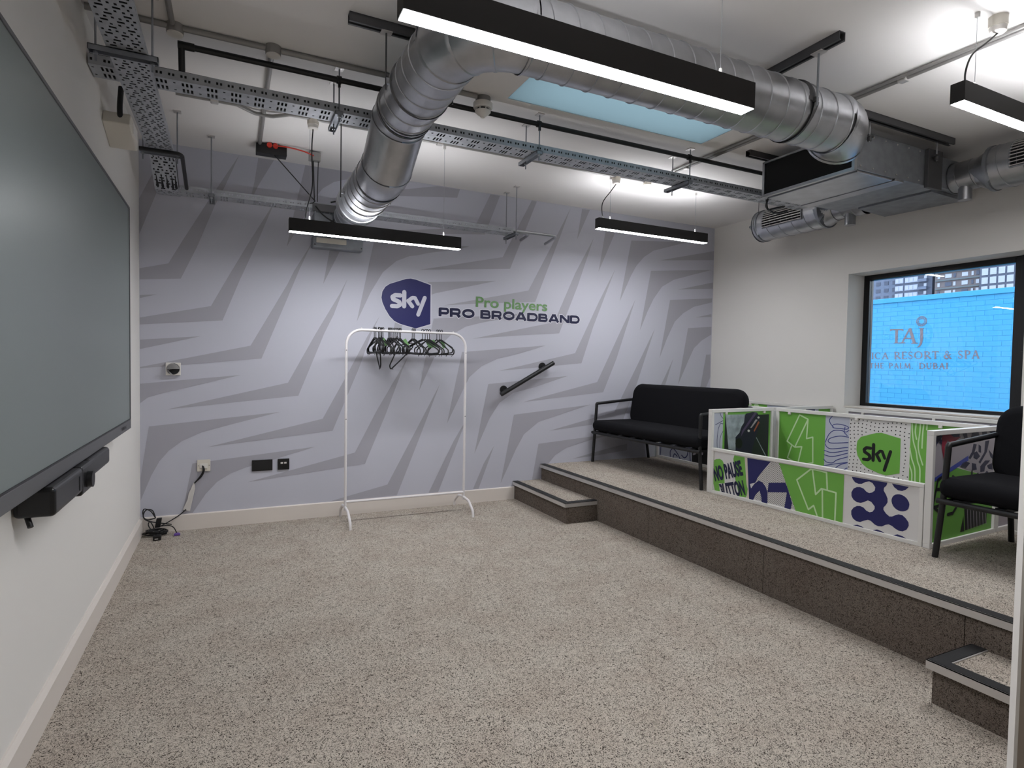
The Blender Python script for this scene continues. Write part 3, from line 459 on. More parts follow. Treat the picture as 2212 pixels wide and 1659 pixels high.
# roman capitals built from thick and thin strokes with serifs; unit cell 1 high
SER = {
    'T': (0.66, [((0.33, 0), (0.33, 1), 2), ((0.02, 0.975), (0.64, 0.975), 1), ((0.03, 0.98), (0.03, 0.84), 1), ((0.63, 0.98), (0.63, 0.84), 1), ((0.2, 0.015), (0.46, 0.015), 1)]),
    'I': (0.3, [((0.15, 0), (0.15, 1), 2), ((0.03, 0.015), (0.27, 0.015), 1), ((0.03, 0.985), (0.27, 0.985), 1)]),
    'H': (0.82, [((0.15, 0), (0.15, 1), 2), ((0.67, 0), (0.67, 1), 2), ((0.15, 0.52), (0.67, 0.52), 1), ((0.03, 0.015), (0.27, 0.015), 1), ((0.55, 0.015), (0.79, 0.015), 1), ((0.03, 0.985), (0.27, 0.985), 1), ((0.55, 0.985), (0.79, 0.985), 1)]),
    'E': (0.6, [((0.13, 0), (0.13, 1), 2), ((0.05, 0.985), (0.52, 0.985), 1), ((0.05, 0.015), (0.56, 0.015), 1), ((0.13, 0.52), (0.44, 0.52), 1), ((0.52, 0.99), (0.52, 0.86), 1), ((0.55, 0.01), (0.57, 0.16), 1)]),
    'F': (0.56, [((0.13, 0), (0.13, 1), 2), ((0.05, 0.985), (0.5, 0.985), 1), ((0.13, 0.52), (0.42, 0.52), 1), ((0.5, 0.99), (0.5, 0.86), 1), ((0.02, 0.015), (0.26, 0.015), 1)]),
    'L': (0.58, [((0.13, 0), (0.13, 1), 2), ((0.02, 0.985), (0.26, 0.985), 1), ((0.05, 0.015), (0.53, 0.015), 1), ((0.52, 0.01), (0.55, 0.18), 1)]),
    'A': (0.8, [((0.4, 1), (0.7, 0), 2), ((0.4, 1), (0.1, 0), 1), ((0.22, 0.36), (0.58, 0.36), 1), ((0.0, 0.015), (0.22, 0.015), 1), ((0.58, 0.015), (0.82, 0.015), 1)]),
    'M': (0.98, [((0.16, 1), (0.1, 0), 1), ((0.18, 1), (0.48, 0.05), 2), ((0.48, 0.05), (0.78, 1), 1), ((0.8, 1), (0.86, 0), 2), ((0.0, 0.015), (0.2, 0.015), 1), ((0.74, 0.015), (0.97, 0.015), 1)]),
    'U': (0.78, [((0.14, 1), (0.14, 0.3), 2), ((0.14, 0.3), (0.25, 0.06), 2), ((0.25, 0.06), (0.42, 0.02), 2), ((0.42, 0.02), (0.58, 0.1), 1), ((0.58, 0.1), (0.64, 0.3), 1), ((0.64, 0.3), (0.64, 1), 1), ((0.02, 0.985), (0.26, 0.985), 1), ((0.54, 0.985), (0.76, 0.985), 1)]),
    '.': (0.3, [((0.08, 0.02), (0.16, 0.02), 2), ((0.16, 0.02), (0.10, -0.12), 1)]),
}
def arcpts(cx, cy, rx, ry, a0, a1, n=10): return [(cx + rx * math.cos(math.radians(a0 + (a1 - a0) * i / n)), cy + ry * math.sin(math.radians(a0 + (a1 - a0) * i / n))) for i in range(n + 1)]
def chain(p, k): return [(a, b, k) for a, b in zip(p, p[1:])]
SER['C'] = (0.78, chain(arcpts(0.42, 0.5, 0.34, 0.49, 50, 150), 1) + chain(arcpts(0.42, 0.5, 0.34, 0.49, 150, 230), 2) + chain(arcpts(0.42, 0.5, 0.34, 0.49, 230, 315), 1) + [((0.65, 0.92), (0.65, 0.78), 1)])
SER['O'] = (0.94, chain(arcpts(0.46, 0.5, 0.37, 0.49, 40, 140), 1) + chain(arcpts(0.46, 0.5, 0.37, 0.49, 140, 220), 2) + chain(arcpts(0.46, 0.5, 0.37, 0.49, 220, 320), 1) + chain(arcpts(0.46, 0.5, 0.37, 0.49, -40, 40), 2))
SER['D'] = (0.86, [((0.15, 0), (0.15, 1), 2), ((0.03, 0.985), (0.4, 0.985), 1), ((0.03, 0.015), (0.4, 0.015), 1)] + chain(arcpts(0.38, 0.5, 0.4, 0.485, 90, 45, 4), 1) + chain(arcpts(0.38, 0.5, 0.4, 0.485, 45, -45, 8), 2) + chain(arcpts(0.38, 0.5, 0.4, 0.485, -45, -90, 4), 1))
bowl = lambda cy, ry, rx=0.26: chain(arcpts(0.3, cy, rx, ry, 90, 40, 4), 1) + chain(arcpts(0.3, cy, rx, ry, 40, -40, 6), 2) + chain(arcpts(0.3, cy, rx, ry, -40, -90, 4), 1)
SER['P'] = (0.64, [((0.15, 0), (0.15, 1), 2), ((0.03, 0.985), (0.3, 0.985), 1), ((0.15, 0.47), (0.3, 0.47), 1), ((0.03, 0.015), (0.3, 0.015), 1)] + bowl(0.73, 0.255))
SER['R'] = (0.76, SER['P'][1] + [((0.32, 0.48), (0.7, 0.0), 2), ((0.66, 0.015), (0.78, 0.015), 1)])
SER['B'] = (0.68, [((0.15, 0), (0.15, 1), 2), ((0.03, 0.985), (0.3, 0.985), 1), ((0.15, 0.53), (0.3, 0.53), 1), ((0.03, 0.015), (0.3, 0.015), 1)] + bowl(0.755, 0.23, 0.22) + bowl(0.27, 0.26, 0.29))
SER['S'] = (0.56, chain(arcpts(0.28, 0.74, 0.18, 0.24, 30, 150), 1) + chain(arcpts(0.28, 0.74, 0.18, 0.24, 150, 230), 1) + [((0.17, 0.56), (0.40, 0.42), 2)] + chain(arcpts(0.27, 0.26, 0.2, 0.245, 40, -150), 1) + [((0.44, 0.94), (0.45, 0.8), 1), ((0.09, 0.08), (0.08, 0.24), 1)])
SER['&'] = (0.96, chain(arcpts(0.4, 0.78, 0.16, 0.2, -60, 240), 1) + [((0.3, 0.62), (0.86, 0.0), 2)] + chain(arcpts(0.36, 0.26, 0.27, 0.26, 120, 300), 2) + [((0.5, 0.04), (0.78, 0.52), 1), ((0.66, 0.53), (0.9, 0.53), 1), ((0.78, 0.015), (0.98, 0.015), 1)])
SER[' '] = (0.42, [])
def roman(body, par, hw, track):
    total = sum(SER[ch][0] for ch in body) + track * (len(body) - 1); x = 0.0
    hgt = abs(par[2][1] - par[0][1])
    for ch in body:
        w_, segs = SER[ch]
        for a, b, k in segs:
            A2, B2 = [sp.affine(par, ((x + q[0]) / total, q[1])) for q in (a, b)]
            sp.stroke([A2, B2], hw * hgt * k, 1, 'sign_print', False)
        x += w_ + track
roman('RESORT', TAJ['r2b'], 0.045, 0.10); roman('&', TAJ['r2c'], 0.045, 0.1); roman('SPA', TAJ['r2d'], 0.045, 0.12)
roman('TICA', [(TAJ['r2a'][0][0] + 0.07, TAJ['r2a'][0][1]), TAJ['r2a'][1], (TAJ['r2a'][2][0] + 0.07, TAJ['r2a'][2][1])], 0.045, 0.10)
roman('THE', TAJ['r3a'], 0.045, 0.16); roman('PALM.', TAJ['r3b'], 0.045, 0.14); roman('DUBAI', TAJ['r3c'], 0.048, 0.14)
sp.build('sign_lettering', bw)

# far towers beyond the wall, seen at the top of the window
def tower(name, label, x, y0, y1, h, bodymat):
    t = empty(name, (x, (y0 + y1) / 2, -0.5), label=label, cat='building', group='far towers beyond the blue wall')
    MB().box(x, x + 16, y0, y1, -0.5, h).build('wall', bodymat, t)
    return t
ta = tower('apartment_tower', 'far blue-grey tower at the left of the window view', 250, 143.8, 160, 64, 'tower_grey')
for k in range(5):
    for j in range(4): boxobj('window', (249.85, 250, 145.2 + j * 3.4, 147.0 + j * 3.4, 28.4 + k * 3.0, 29.9 + k * 3.0), 'tower_dark', ta)
tb = tower('apartment_tower', 'far white-panelled apartment tower with dark balconies', 246, 129.4, 143.6, 70, 'tower_dark')
for k in range(6):
    z = 27.6 + k * 3.05
    for y0, y1 in ((140.2, 143.4), (134.6, 139.6)):
        p = boxobj('wall_panel', (245.8, 246, y0, y1, z, z + 2.1), 'tower_white', tb)
        n = 2 if y1 - y0 < 4 else 3
        for i in range(n):
            yy = y0 + (y1 - y0) * (i + 0.12) / n; boxobj('pane', (245.72, 245.8, yy, yy + (y1 - y0) * 0.76 / n, z + 0.25, z + 1.85), 'tower_glass', p)
    boxobj('balcony', (244.9, 246, 131.0, 134.2, z - 0.25, z + 0.9), 'tower_grey', tb)
    boxobj('window', (245.8, 246, 131.4, 132.4, z + 0.9, z + 2.2), 'tower_glass', tb)
tb2 = tower('slim_tower', 'far slim pale tower beside the dark gap', 264, 126.5, 134, 70, 'tower_white')
for k in range(6): boxobj('window', (263.8, 264, 131.6, 133.6, 28.5 + k * 3.05, 30.3 + k * 3.05), 'tower_dark', tb2)
tc_ = tower('brick_tower', 'far brown brick tower with balcony bands', 244, 111.5, 127.4, 75, 'tower_brick')
for k in range(6):
    z = 26.6 + k * 3.1
    boxobj('floor_band', (243.4, 244, 111.0, 127.0, z - 0.35, z + 0.15), 'tower_green', tc_)
    for j, (ya, wd) in enumerate(((112.6, 1.0), (114.4, 0.7), (116.2, 2.0), (120.2, 0.8), (121.6, 2.2), (125.6, 0.8))):
        boxobj('window', (243.85, 244, ya, ya + wd, z + 0.7, z + 2.2), 'tower_glass' if (k + j) % 3 else 'tower_dark', tc_)
td = tower('gridded_tower', 'far tower with a regular grid of pale windows at the right of the view', 240, 92.0, 110.6, 75, 'tower_dark')
for k in range(7):
    for j in range(7):
        ya = 93.0 + j * 2.5; boxobj('window', (239.8, 240, ya, ya + 1.9, 26.2 + k * 3.1, 28.5 + k * 3.1), 'tower_glass', td)

# ================================================================ ceiling services
def pendant(cx, cy, zb, label, rose, cable):
    p = empty('linear_pendant_lamp', (cx, cy, zb), label=label, cat='pendant lamp', group='black linear pendant lamps')
    L, W, h = 1.165, 0.057, 0.083; x0, x1, y0, y1, z1 = cx - L / 2, cx + L / 2, cy - W / 2, cy + W / 2, zb + h
    b = MB(); b.box(x0 + 0.003, x1 - 0.003, y0, y0 + 0.003, zb, z1).box(x0 + 0.003, x1 - 0.003, y1 - 0.003, y1, zb, z1).box(x0 + 0.003, x1 - 0.003, y0 + 0.003, y1 - 0.003, zb + 0.03, zb + 0.055)
    b.build('housing', 'lamp_black', p)
    for xa in (x0, x1 - 0.003): boxobj('end_cap', (xa, xa + 0.003, y0, y1, zb, z1), 'lamp_black', p)
    boxobj('diffuser', (x0 + 0.003, x1 - 0.003, y0 + 0.003, y1 - 0.003, zb - 0.001, zb + 0.004), 'lamp_down', p)
    boxobj('uplight_strip', (x0 + 0.02, x1 - 0.02, y0 + 0.012, y1 - 0.012, z1 - 0.012, z1 - 0.006), 'lamp_up', p)
    for sx in (-0.457, 0.457):
        wv = MB().cyl((cx + sx, cy, zb + 0.055), (cx + sx, cy, H - 0.012), 0.0013, 6).build('suspension_wire', 'galv', p)
        MB().cyl((cx + sx, cy, z1 - 0.01), (cx + sx, cy, z1 + 0.028), 0.0045, 8).build('gripper', 'alu', p)
        MB().cyl((cx + sx, cy, H - 0.022), (cx + sx, cy, H), 0.010, 12).build('ceiling_fixing', 'alu', p)
    if cable: MB().tube(spline(cable), 0.0038, 8).build('power_cable', 'rubber', p, smooth=40)
    if rose:
        r = empty('ceiling_rose', (rose[0], rose[1], H), label=rose[2], cat='ceiling rose', group='white ceiling roses')
        MB().cyl((rose[0], rose[1], H - 0.045), (rose[0], rose[1], H), 0.036, 20).build('base', 'cream_plastic', r, smooth=40)
        MB().tube([(rose[0], rose[1], H - 0.072), (rose[0], rose[1], H - 0.066), (rose[0], rose[1], H - 0.045)], [0.024, 0.031, 0.033], 20).build('cover', 'white_plastic', r, smooth=40)
pendant(1.505, -0.91, 2.098, 'lit black linear pendant hanging low under the silver duct end',
        (1.06, -0.965, 'white ceiling rose feeding the low pendant near the display side'), [(1.06, -0.965, 2.75), (1.055, -0.95, 2.62), (1.062, -0.93, 2.4), (1.03, -0.91, 2.25), (1.02, -0.91, 2.17)])
pendant(3.85, -0.915, 2.387, 'lit black linear pendant near the far right corner, above the black sofa',
        (3.41, -0.965, 'white ceiling rose feeding the far right pendant'), [(3.41, -0.965, 2.75), (3.37, -0.95, 2.69), (3.315, -0.92, 2.6), (3.315, -0.915, 2.51), (3.34, -0.915, 2.46)])
pendant(1.54, -3.50, 2.115, 'large lit black linear pendant in the foreground at the top of the view', None, None)
pendant(3.945, -3.475, 2.413, 'lit black linear pendant at the right edge of the view, above the stage',
        (3.60, -3.50, 'white ceiling rose at the top right corner of the view'), [(3.60, -3.50, 2.75), (3.54, -3.49, 2.70), (3.45, -3.48, 2.63), (3.415, -3.475, 2.55), (3.42, -3.475, 2.48)])

def perforated(mb, O, U, W, L, width, pitch, pattern, th=0.0015, m=0):
    """sheet O + u*U + w*W with rows of real slots; pattern: per row list of (w0, w1) as fractions"""
    O, U, W = V(O), V(U).normalized(), V(W).normalized(); N = U.cross(W); u = 0.0; k = 0
    def rect(u0, u1, w0, w1): mb.obox(O + U * (u0 + u1) / 2 + W * (w0 + w1) / 2, U * (u1 - u0) / 2, W * (w1 - w0) / 2, N * th / 2, m)
    while u < L - 1e-6:
        s0 = min(u + pitch * 0.45, L); rect(u, s0, 0, width); e = min(u + pitch, L); last = 0.0
        if e > s0 + 1e-6:
            for a, b in pattern[k % len(pattern)]:
                rect(s0, e, last * width, a * width); last = b
            rect(s0, e, last * width, width)
        u += pitch; k += 1
    return mb
DOTS = [[(0.05, 0.12), (0.22, 0.29), (0.39, 0.46), (0.56, 0.63), (0.73, 0.80), (0.89, 0.96)], [(0.12, 0.30), (0.50, 0.68), (0.82, 0.88)], [(0.07, 0.14), (0.31, 0.38), (0.50, 0.57), (0.69, 0.76), (0.87, 0.94)], [(0.26, 0.44), (0.70, 0.88)]]
SLOTS = [[(0.18, 0.26), (0.72, 0.80)], [], [(0.12, 0.40), (0.58, 0.88)], [(0.12, 0.40), (0.58, 0.88)], [(0.12, 0.40), (0.58, 0.88)], []]
FLANGE = [[(0.36, 0.64)], [(0.36, 0.64)], []]
def tray(name, label, O, U, W, L, width, flange, pitch, pattern, cables):
    O, U, W = V(O), V(U).normalized(), V(W).normalized()
    t = empty(name, tuple(O), label=label, cat='cable tray', group='perforated steel cable trays')
    perforated(MB(), O, U, W, L, width, pitch, pattern).build('tray_floor', 'tray', t)
    for wo in (0.0, width): perforated(MB(), O + W * wo, U, V(0, 0, 1), L, flange, 0.017, FLANGE).build('flange', 'tray', t)
    for (wo, r, h) in cables:
        n = 14; pts = [O + U * (L * i / n) + W * (wo + random.uniform(-0.004, 0.004)) + V(0, 0, h + random.uniform(0, 0.006)) for i in range(n + 1)]
        MB().tube(pts, r, 8).build('cable', 'rubber', t, smooth=50)
    return t
lt = tray('cable_tray', 'wide perforated cable tray running along the ceiling above the big display', (0.122, -3.7, 2.56), (0, 1, 0), (1, 0, 0), 3.16, 0.143, 0.03, 0.026, DOTS, [(0.018, 0.016, 0.019), (0.048, 0.017, 0.02), (0.078, 0.017, 0.021), (0.106, 0.016, 0.02), (0.128, 0.013, 0.017)])
# its far end drops to the wall tray
O2 = V(0.122, -0.54, 2.56); U2 = (V(0.122, -0.25, 2.425) - O2)
perforated(MB(), O2, U2, (1, 0, 0), U2.length, 0.143, 0.026, DOTS).build('drop_section', 'tray', lt)
for wo in (0.02, 0.05, 0.08, 0.11, 0.13): MB().tube(fillet([O2 + V(wo, -0.02, 0.02), O2 + U2 * 0.15 + V(wo, 0, 0.02), O2 + U2 + V(wo, -0.02, 0.022), O2 + U2 + V(wo, 0.12, 0.022)], 0.05), 0.016, 8).build('cable', 'rubber', lt, smooth=50)
perforated(MB(), (0.122, -0.25, 2.425), (0, 1, 0), (1, 0, 0), 0.14, 0.143, 0.026, DOTS).build('end_section', 'tray', lt)
tray('cable_tray', 'perforated cable tray crossing the room below the black pipe', (0.005, -1.668, 2.60), (1, 0, 0), (0, 1, 0), 4.85, 0.145, 0.045, 0.018, SLOTS, [(0.02, 0.016, 0.02), (0.05, 0.017, 0.021), (0.08, 0.017, 0.021), (0.11, 0.016, 0.02), (0.13, 0.012, 0.016), (0.04, 0.012, 0.046)])
tray('cable_tray', 'short perforated cable tray along the patterned back wall', (0.262, -0.275, 2.425), (1, 0, 0), (0, 1, 0), 2.56, 0.14, 0.04, 0.018, SLOTS, [(0.03, 0.008, 0.012)])
def rodset(mb, x, y, z0, plate=True):
    mb.cyl((x, y, z0), (x, y, H), 0.004, 8)
    if plate: mb.box(x - 0.022, x + 0.022, y - 0.022, y + 0.022, H - 0.006, H)
    return mb
def hanger(label, rods, zc, chan):
    h = empty('tray_hanger', (rods[0][0], rods[0][1], zc), label=label, cat='hanger', group='threaded rod tray hangers')
    for x, y in rods:
        MB().cyl((x, y, zc - 0.06), (x, y, H - 0.006), 0.004, 8).build('threaded_rod', 'galv_dull', h)
        MB().box(x - 0.022, x + 0.022, y - 0.022, y + 0.022, H - 0.006, H).build('ceiling_plate', 'alu', h)
        MB().cyl((x, y, zc - 0.032), (x, y, zc - 0.022), 0.009, 6).build('nut', 'galv', h)
    x0, x1, y0, y1 = chan
    MB().box(x0, x1, y0, y1, zc - 0.003, zc).box(x0, x1, y0, y0 + 0.003, zc - 0.022, zc).box(x0, x1, y1 - 0.003, y1, zc - 0.022, zc).box(x0, x0 + 0.003, y0, y1, zc - 0.022, zc).box(x1 - 0.003, x1, y0, y1, zc - 0.022, zc).build('channel', 'galv_dull', h)
hanger('rod hanger under the display-side tray, nearest the camera', [(0.083, -1.955), (0.285, -1.955)], 2.557, (0.058, 0.308, -1.975, -1.935))
hanger('rod hanger under the display-side tray, at its far end', [(0.100, -0.66), (0.285, -0.66)], 2.557, (0.085, 0.305, -0.68, -0.64))
hanger('rod hanger under the crossing tray, left of the silver duct', [(1.105, -1.690), (1.105, -1.508)], 2.597, (1.085, 1.125, -1.70, -1.44))
hanger('rod hanger under the crossing tray, below the rooflight edge', [(2.31, -1.690), (2.31, -1.508)], 2.597, (2.29, 2.33, -1.70, -1.44))
hanger('rod hanger under the crossing tray, nearest the fan coil unit', [(3.525, -1.690), (3.525, -1.508)], 2.597, (3.505, 3.545, -1.70, -1.44))
hanger('rod hanger of the wall tray, beside its left end', [(0.466, -0.305)], 2.422, (0.448, 0.484, -0.33, -0.10))
hanger('pair of rods carrying the right end of the wall tray', [(2.833, -0.308), (2.833, -0.102)], 2.422, (2.815, 2.851, -0.33, -0.08))
# bent conduit stubs leaving the wall tray
MB().tube(fillet([(2.70, -0.20, 2.45), (3.02, -0.20, 2.45), (3.02, -0.02, 2.43)], 0.05), 0.0125, 10).build('conduit_stub', 'galv', None, smooth=50)
tag(bpy.data.objects['conduit_stub'], 'shorter bent steel conduit leaving the end of the wall tray', 'conduit')
o = MB().tube(fillet([(2.70, -0.25, 2.45), (3.28, -0.25, 2.45), (3.28, -0.02, 2.42)], 0.05), 0.0125, 10).build('conduit_stub', 'galv', None, smooth=50)
tag(o, 'longer bent steel conduit leaving the end of the wall tray', 'conduit')
# black pipe above the crossing tray
bp_ = empty('black_pipe', (2.2, -1.68, 2.76), label='thin black pipe running below the ceiling above the crossing tray', cat='pipe')
MB().tube(fillet([(0.375, -1.64, 2.63), (0.375, -1.68, 2.764), (4.86, -1.68, 2.764)], 0.012, 4), 0.0145, 12).build('pipe', 'black', bp_, smooth=40)
MB().cyl((0.36, -1.68, 2.764), (0.43, -1.68, 2.764), 0.0185, 12).build('elbow', 'black', bp_, smooth=40)
for x in (1.105, 2.31, 3.525): MB().cyl((x - 0.012, -1.68, 2.764), (x + 0.012, -1.68, 2.764), 0.02, 12).box(x - 0.006, x + 0.006, -1.698, -1.685, 2.72, 2.76).build('clip', 'black', bp_, smooth=40)
# surface conduits on the ceiling
def conduit(label, pts, r=0.0125, m='conduit', boxes=(), saddles=()):
    c_ = empty('ceiling_conduit', tuple(pts[0]), label=label, cat='conduit', group='conduits on the ceiling')
    MB().tube(fillet(pts, 0.05), r, 10).build('tube', m, c_, smooth=50)
    for b in boxes:
        MB().cyl((b[0], b[1], H - 0.042), (b[0], b[1], H), 0.036, 18).build('junction_box', m, c_, smooth=40)
        MB().cyl((b[0], b[1], H - 0.047), (b[0], b[1], H - 0.042), 0.034, 18).build('box_lid', 'white_plastic', c_, smooth=40)
    for q in saddles:
        MB().box(q[0] - 0.022, q[0] + 0.022, q[1] - 0.022, q[1] + 0.022, H - 0.031, H - 0.001).build('saddle', 'alu', c_, bevel=0.006)
    return c_
zc = H - 0.0135
conduit('grey conduit with round boxes crossing the ceiling to the smoke detector', [(0.01, -1.755, zc), (1.86, -1.76, zc)], 0.014, boxes=[(0.354, -1.75), (0.776, -1.76)])
conduit('grey conduit leading from a round box towards the red-capped black box', [(0.772, -1.72, zc), (0.772, -0.36, zc)], saddles=[(0.772, -1.05)])
conduit('grey conduit leading from the left round box towards the camera', [(0.345, -1.79, zc), (0.335, -3.6, zc)])
conduit('pale conduit on the ceiling linking the ceiling roses by the patterned wall', [(0.30, -0.985, zc), (0.62, -0.985, zc), (0.72, -0.93, zc - 0.012), (0.82, -0.93, zc - 0.012), (0.92, -0.985, zc), (3.72, -0.985, zc)], 0.0115, 'conduit', saddles=[(0.5, -0.985), (1.9, -0.985), (2.6, -0.985)])
conduit('steel conduit on the ceiling running over the stage edge towards the camera', [(3.735, -1.30, zc), (3.80, -4.2, zc)], saddles=[(3.738, -1.42), (3.775, -3.0)])
conduit('second steel conduit on the ceiling beside the one over the stage edge', [(3.70, -1.30, zc), (3.77, -4.2, zc)], 0.009)
r = empty('ceiling_rose', (3.71, -0.985, H), label='white junction cap at the end of the pale ceiling conduit', cat='ceiling rose', group='white ceiling roses')
MB().cyl((3.71, -0.985, H - 0.04), (3.71, -0.985, H), 0.034, 18).build('base', 'cream_plastic', r, smooth=40)
# smoke detector and round sensor
d = empty('smoke_detector', (1.91, -1.735, H), label='white domed smoke detector under the ceiling between duct and rooflight', cat='smoke detector')
MB().cyl((1.91, -1.735, H - 0.03), (1.91, -1.735, H), 0.044, 22).build('back_box', 'conduit', d, smooth=40)
MB().tube([(1.91, -1.735, H - q) for q in (0.03, 0.034, 0.06, 0.066)], [0.05, 0.056, 0.056, 0.052], 26).build('base', 'white_plastic', d, smooth=40)
MB().tube([(1.91, -1.735, H - q) for q in (0.066, 0.078)], [0.036, 0.034], 22).build('vent', 'black', d, smooth=40)
for k in range(8):
    a = k * PI / 4; MB().obox((1.91 + 0.043 * math.cos(a), -1.735 + 0.043 * math.sin(a), H - 0.072), (0.006 * math.cos(a), 0.006 * math.sin(a), 0), (-0.002 * math.sin(a), 0.002 * math.cos(a), 0), (0, 0, 0.007)).build('vent_rib', 'white_plastic', d)
MB().tube([(1.91, -1.735, H - q) for q in (0.078, 0.084, 0.098, 0.108, 0.116)], [0.046, 0.046, 0.032, 0.016, 0.012], 24).build('dome', 'white_plastic', d, smooth=50)
d = empty('ceiling_sensor', (2.06, -2.20, H), label='round grey ceiling plate at the corner of the rooflight', cat='sensor')
MB().tube([(2.06, -2.20, H - q) for q in (0, 0.02, 0.026)], [0.07, 0.07, 0.062], 28).build('rim', 'cream_plastic', d, smooth=40)
MB().cyl((2.06, -2.20, H - 0.03), (2.06, -2.20, H - 0.02), 0.050, 24).build('face', 'conduit', d, smooth=40)
MB().box(2.015, 2.105, -2.212, -2.188, H - 0.042, H - 0.03).build('bar', 'cream_plastic', d, bevel=0.003)
# boxes by the patterned wall
d = empty('junction_box', (0.85, -0.33, 2.74), label='black box with red glands under the ceiling near the left corner', cat='junction box')
MB().box(0.748, 0.952, -0.375, -0.29, 2.742, 2.808).build('case', 'black_gloss', d, bevel=0.004)
for x in (0.835, 0.875): MB().cyl((x, -0.39, 2.80), (x, -0.375, 2.80), 0.018, 14).build('red_gland', 'red_cable', d, smooth=40)
MB().tube(spline([(0.875, -0.39, 2.80), (0.95, -0.40, 2.80), (1.06, -0.40, 2.79), (1.135, -0.385, 2.775)]), 0.005, 8).build('red_cable', 'red_cable', d, smooth=50)
MB().tube(spline([(0.87, -0.36, 2.742), (1.0, -0.33, 2.62), (1.16, -0.29, 2.47)]), 0.004, 8).build('black_cable', 'rubber', d, smooth=50)
d = empty('junction_box', (1.145, -0.36, 2.74), label='small grey box at the end of the red cable', cat='junction box')
MB().box(1.105, 1.185, -0.385, -0.33, 2.745, 2.805).build('case', 'conduit', d, bevel=0.004)
MB().tube(fillet([(1.135, -0.36, 2.745), (1.145, -0.36, 2.44), (1.10, -0.36, 2.43)], 0.02), 0.004, 8).tube([(1.17, -0.36, 2.745), (1.165, -0.36, 2.45)], 0.003, 8).build('cable', 'rubber', d, smooth=50)
# wall unit behind the low pendant
d = empty('wall_fan_unit', (1.36, -0.07, 2.16), label='pale metal box on the patterned wall behind the low pendant', cat='wall unit')
MB().box(1.165, 1.555, -0.11, -0.003, 2.165, 2.255).build('case', 'galv_dull', d, bevel=0.01)
MB().box(1.19, 1.42, -0.12, -0.11, 2.20, 2.24).build('cover', 'cream_plastic', d, bevel=0.004)
for x in (1.18, 1.54): MB().cyl((x, -0.114, 2.185), (x, -0.11, 2.185), 0.006, 8).build('screw', 'rail', d)
d = empty('driver_box', (1.27, -0.33, 2.40), label='dark transformer box with loose cables at the wall tray behind the pendant', cat='driver box')
MB().box(1.14, 1.42, -0.30, -0.277, 2.40, 2.455).build('case', 'rail', d, bevel=0.003)
MB().box(1.155, 1.40, -0.26, -0.12, 2.30, 2.40).build('lower_case', 'galv_dull', d, bevel=0.006)
MB().box(1.365, 1.40, -0.31, -0.30, 2.405, 2.45).build('label_plate', 'white_plastic', d)
MB().tube(spline([(1.27, -0.30, 2.475), (1.315, -0.32, 2.48), (1.335, -0.33, 2.44), (1.31, -0.33, 2.36), (1.25, -0.31, 2.31), (1.20, -0.28, 2.30)]), 0.006, 8).tube(spline([(1.16, -0.31, 2.43), (1.22, -0.33, 2.36), (1.32, -0.33, 2.31), (1.42, -0.3, 2.30)]), 0.005, 8).build('loose_cable', 'rubber', d, smooth=50)

# ---------------------------------------------------------------- spiral ducts
def spiral(mb, p0, p1, r, pitch=0.105, n=36, m=0):
    p0, p1 = V(p0), V(p1); d = (p1 - p0); L = d.length; d.normalize(); x, y = frame_for(d)
    prof = []; k = 0
    while k * pitch < L + pitch:
        for ds, dr in ((-0.004, 0.0), (-0.002, 0.004), (0.002, 0.004), (0.004, 0.0), (pitch * 0.5, 0.0)): prof.append((k * pitch + ds, dr))
        k += 1
    vs, fs = [], []
    for s_, dr in prof:
        for j in range(n + 1):
            a = 2 * PI * j / n; ss = min(max(s_ - pitch * (1 - j / n), 0), L)
            vs.append(p0 + d * ss + (x * math.cos(a) + y * math.sin(a)) * (r + dr))
    for i in range(len(prof) - 1):
        for j in range(n):
            a = i * (n + 1) + j; fs.append((a, a + 1, a + n + 2, a + n + 1))
    return mb.add(vs, fs, m)
def ring(mb, c, d, r, wdt, th=0.004, n=32, m=0):
    c, d = V(c), V(d).normalized(); return mb.tube([c - d * wdt / 2, c - d * wdt / 2, c + d * wdt / 2, c + d * wdt / 2], [r, r + th, r + th, r], n, m, caps=False)
def elbow(mb, pts, r, n=32, ribs=True):
    """pts: sampled centre line; segmented with raised joints"""
    rad = []; path = []
    for i, p in enumerate(pts):
        path.append(V(p)); rad.append(r)
    mb.tube(path, rad, n, 0, caps=False)
    if ribs:
        k = max(1, len(pts) // 3)
        for i in range(0, len(pts), k):
            dd = (V(pts[min(i + 1, len(pts) - 1)]) - V(pts[max(i - 1, 0)])); ring(mb, pts[i], dd, r, 0.010, 0.004, n)
    return mb
RD = 0.14
ld = empty('spiral_duct', (1.39, -1.7, 2.37), label='silver spiral duct dipping under the cable tray towards the patterned wall', cat='duct', group='spiral ventilation ducts')
spiral(MB(), (1.39, -2.62, 2.56), (1.39, -1.97, 2.56), RD).build('upper_run', 'galv', ld, smooth=35)
spiral(MB(), (1.39, -1.42, 2.37), (1.39, -0.72, 2.37), RD).build('lower_run', 'galv', ld, smooth=35)
bend = fillet([(1.39, -1.99, 2.56), (1.39, -1.86, 2.56), (1.39, -1.56, 2.37), (1.39, -1.40, 2.37)], 0.22, 6)
elbow(MB(), bend, RD + 0.002).build('offset_bend', 'galv', ld, smooth=35)
for cy_, cz_, cw_ in ((-0.725, 2.37, 0.03), (-1.95, 2.56, 0.014)):
    e_ = MB(); ring(e_, (1.39, cy_, cz_), (0, 1, 0), RD + 0.002, cw_, 0.006); e_.build('collar', 'galv', ld, smooth=35)
MB().tube([(1.39, -0.70, 2.37), (1.39, -0.66, 2.37)], [RD - 0.004, 0.10], 32, caps=False).build('reducer', 'galv_dull', ld, smooth=50)
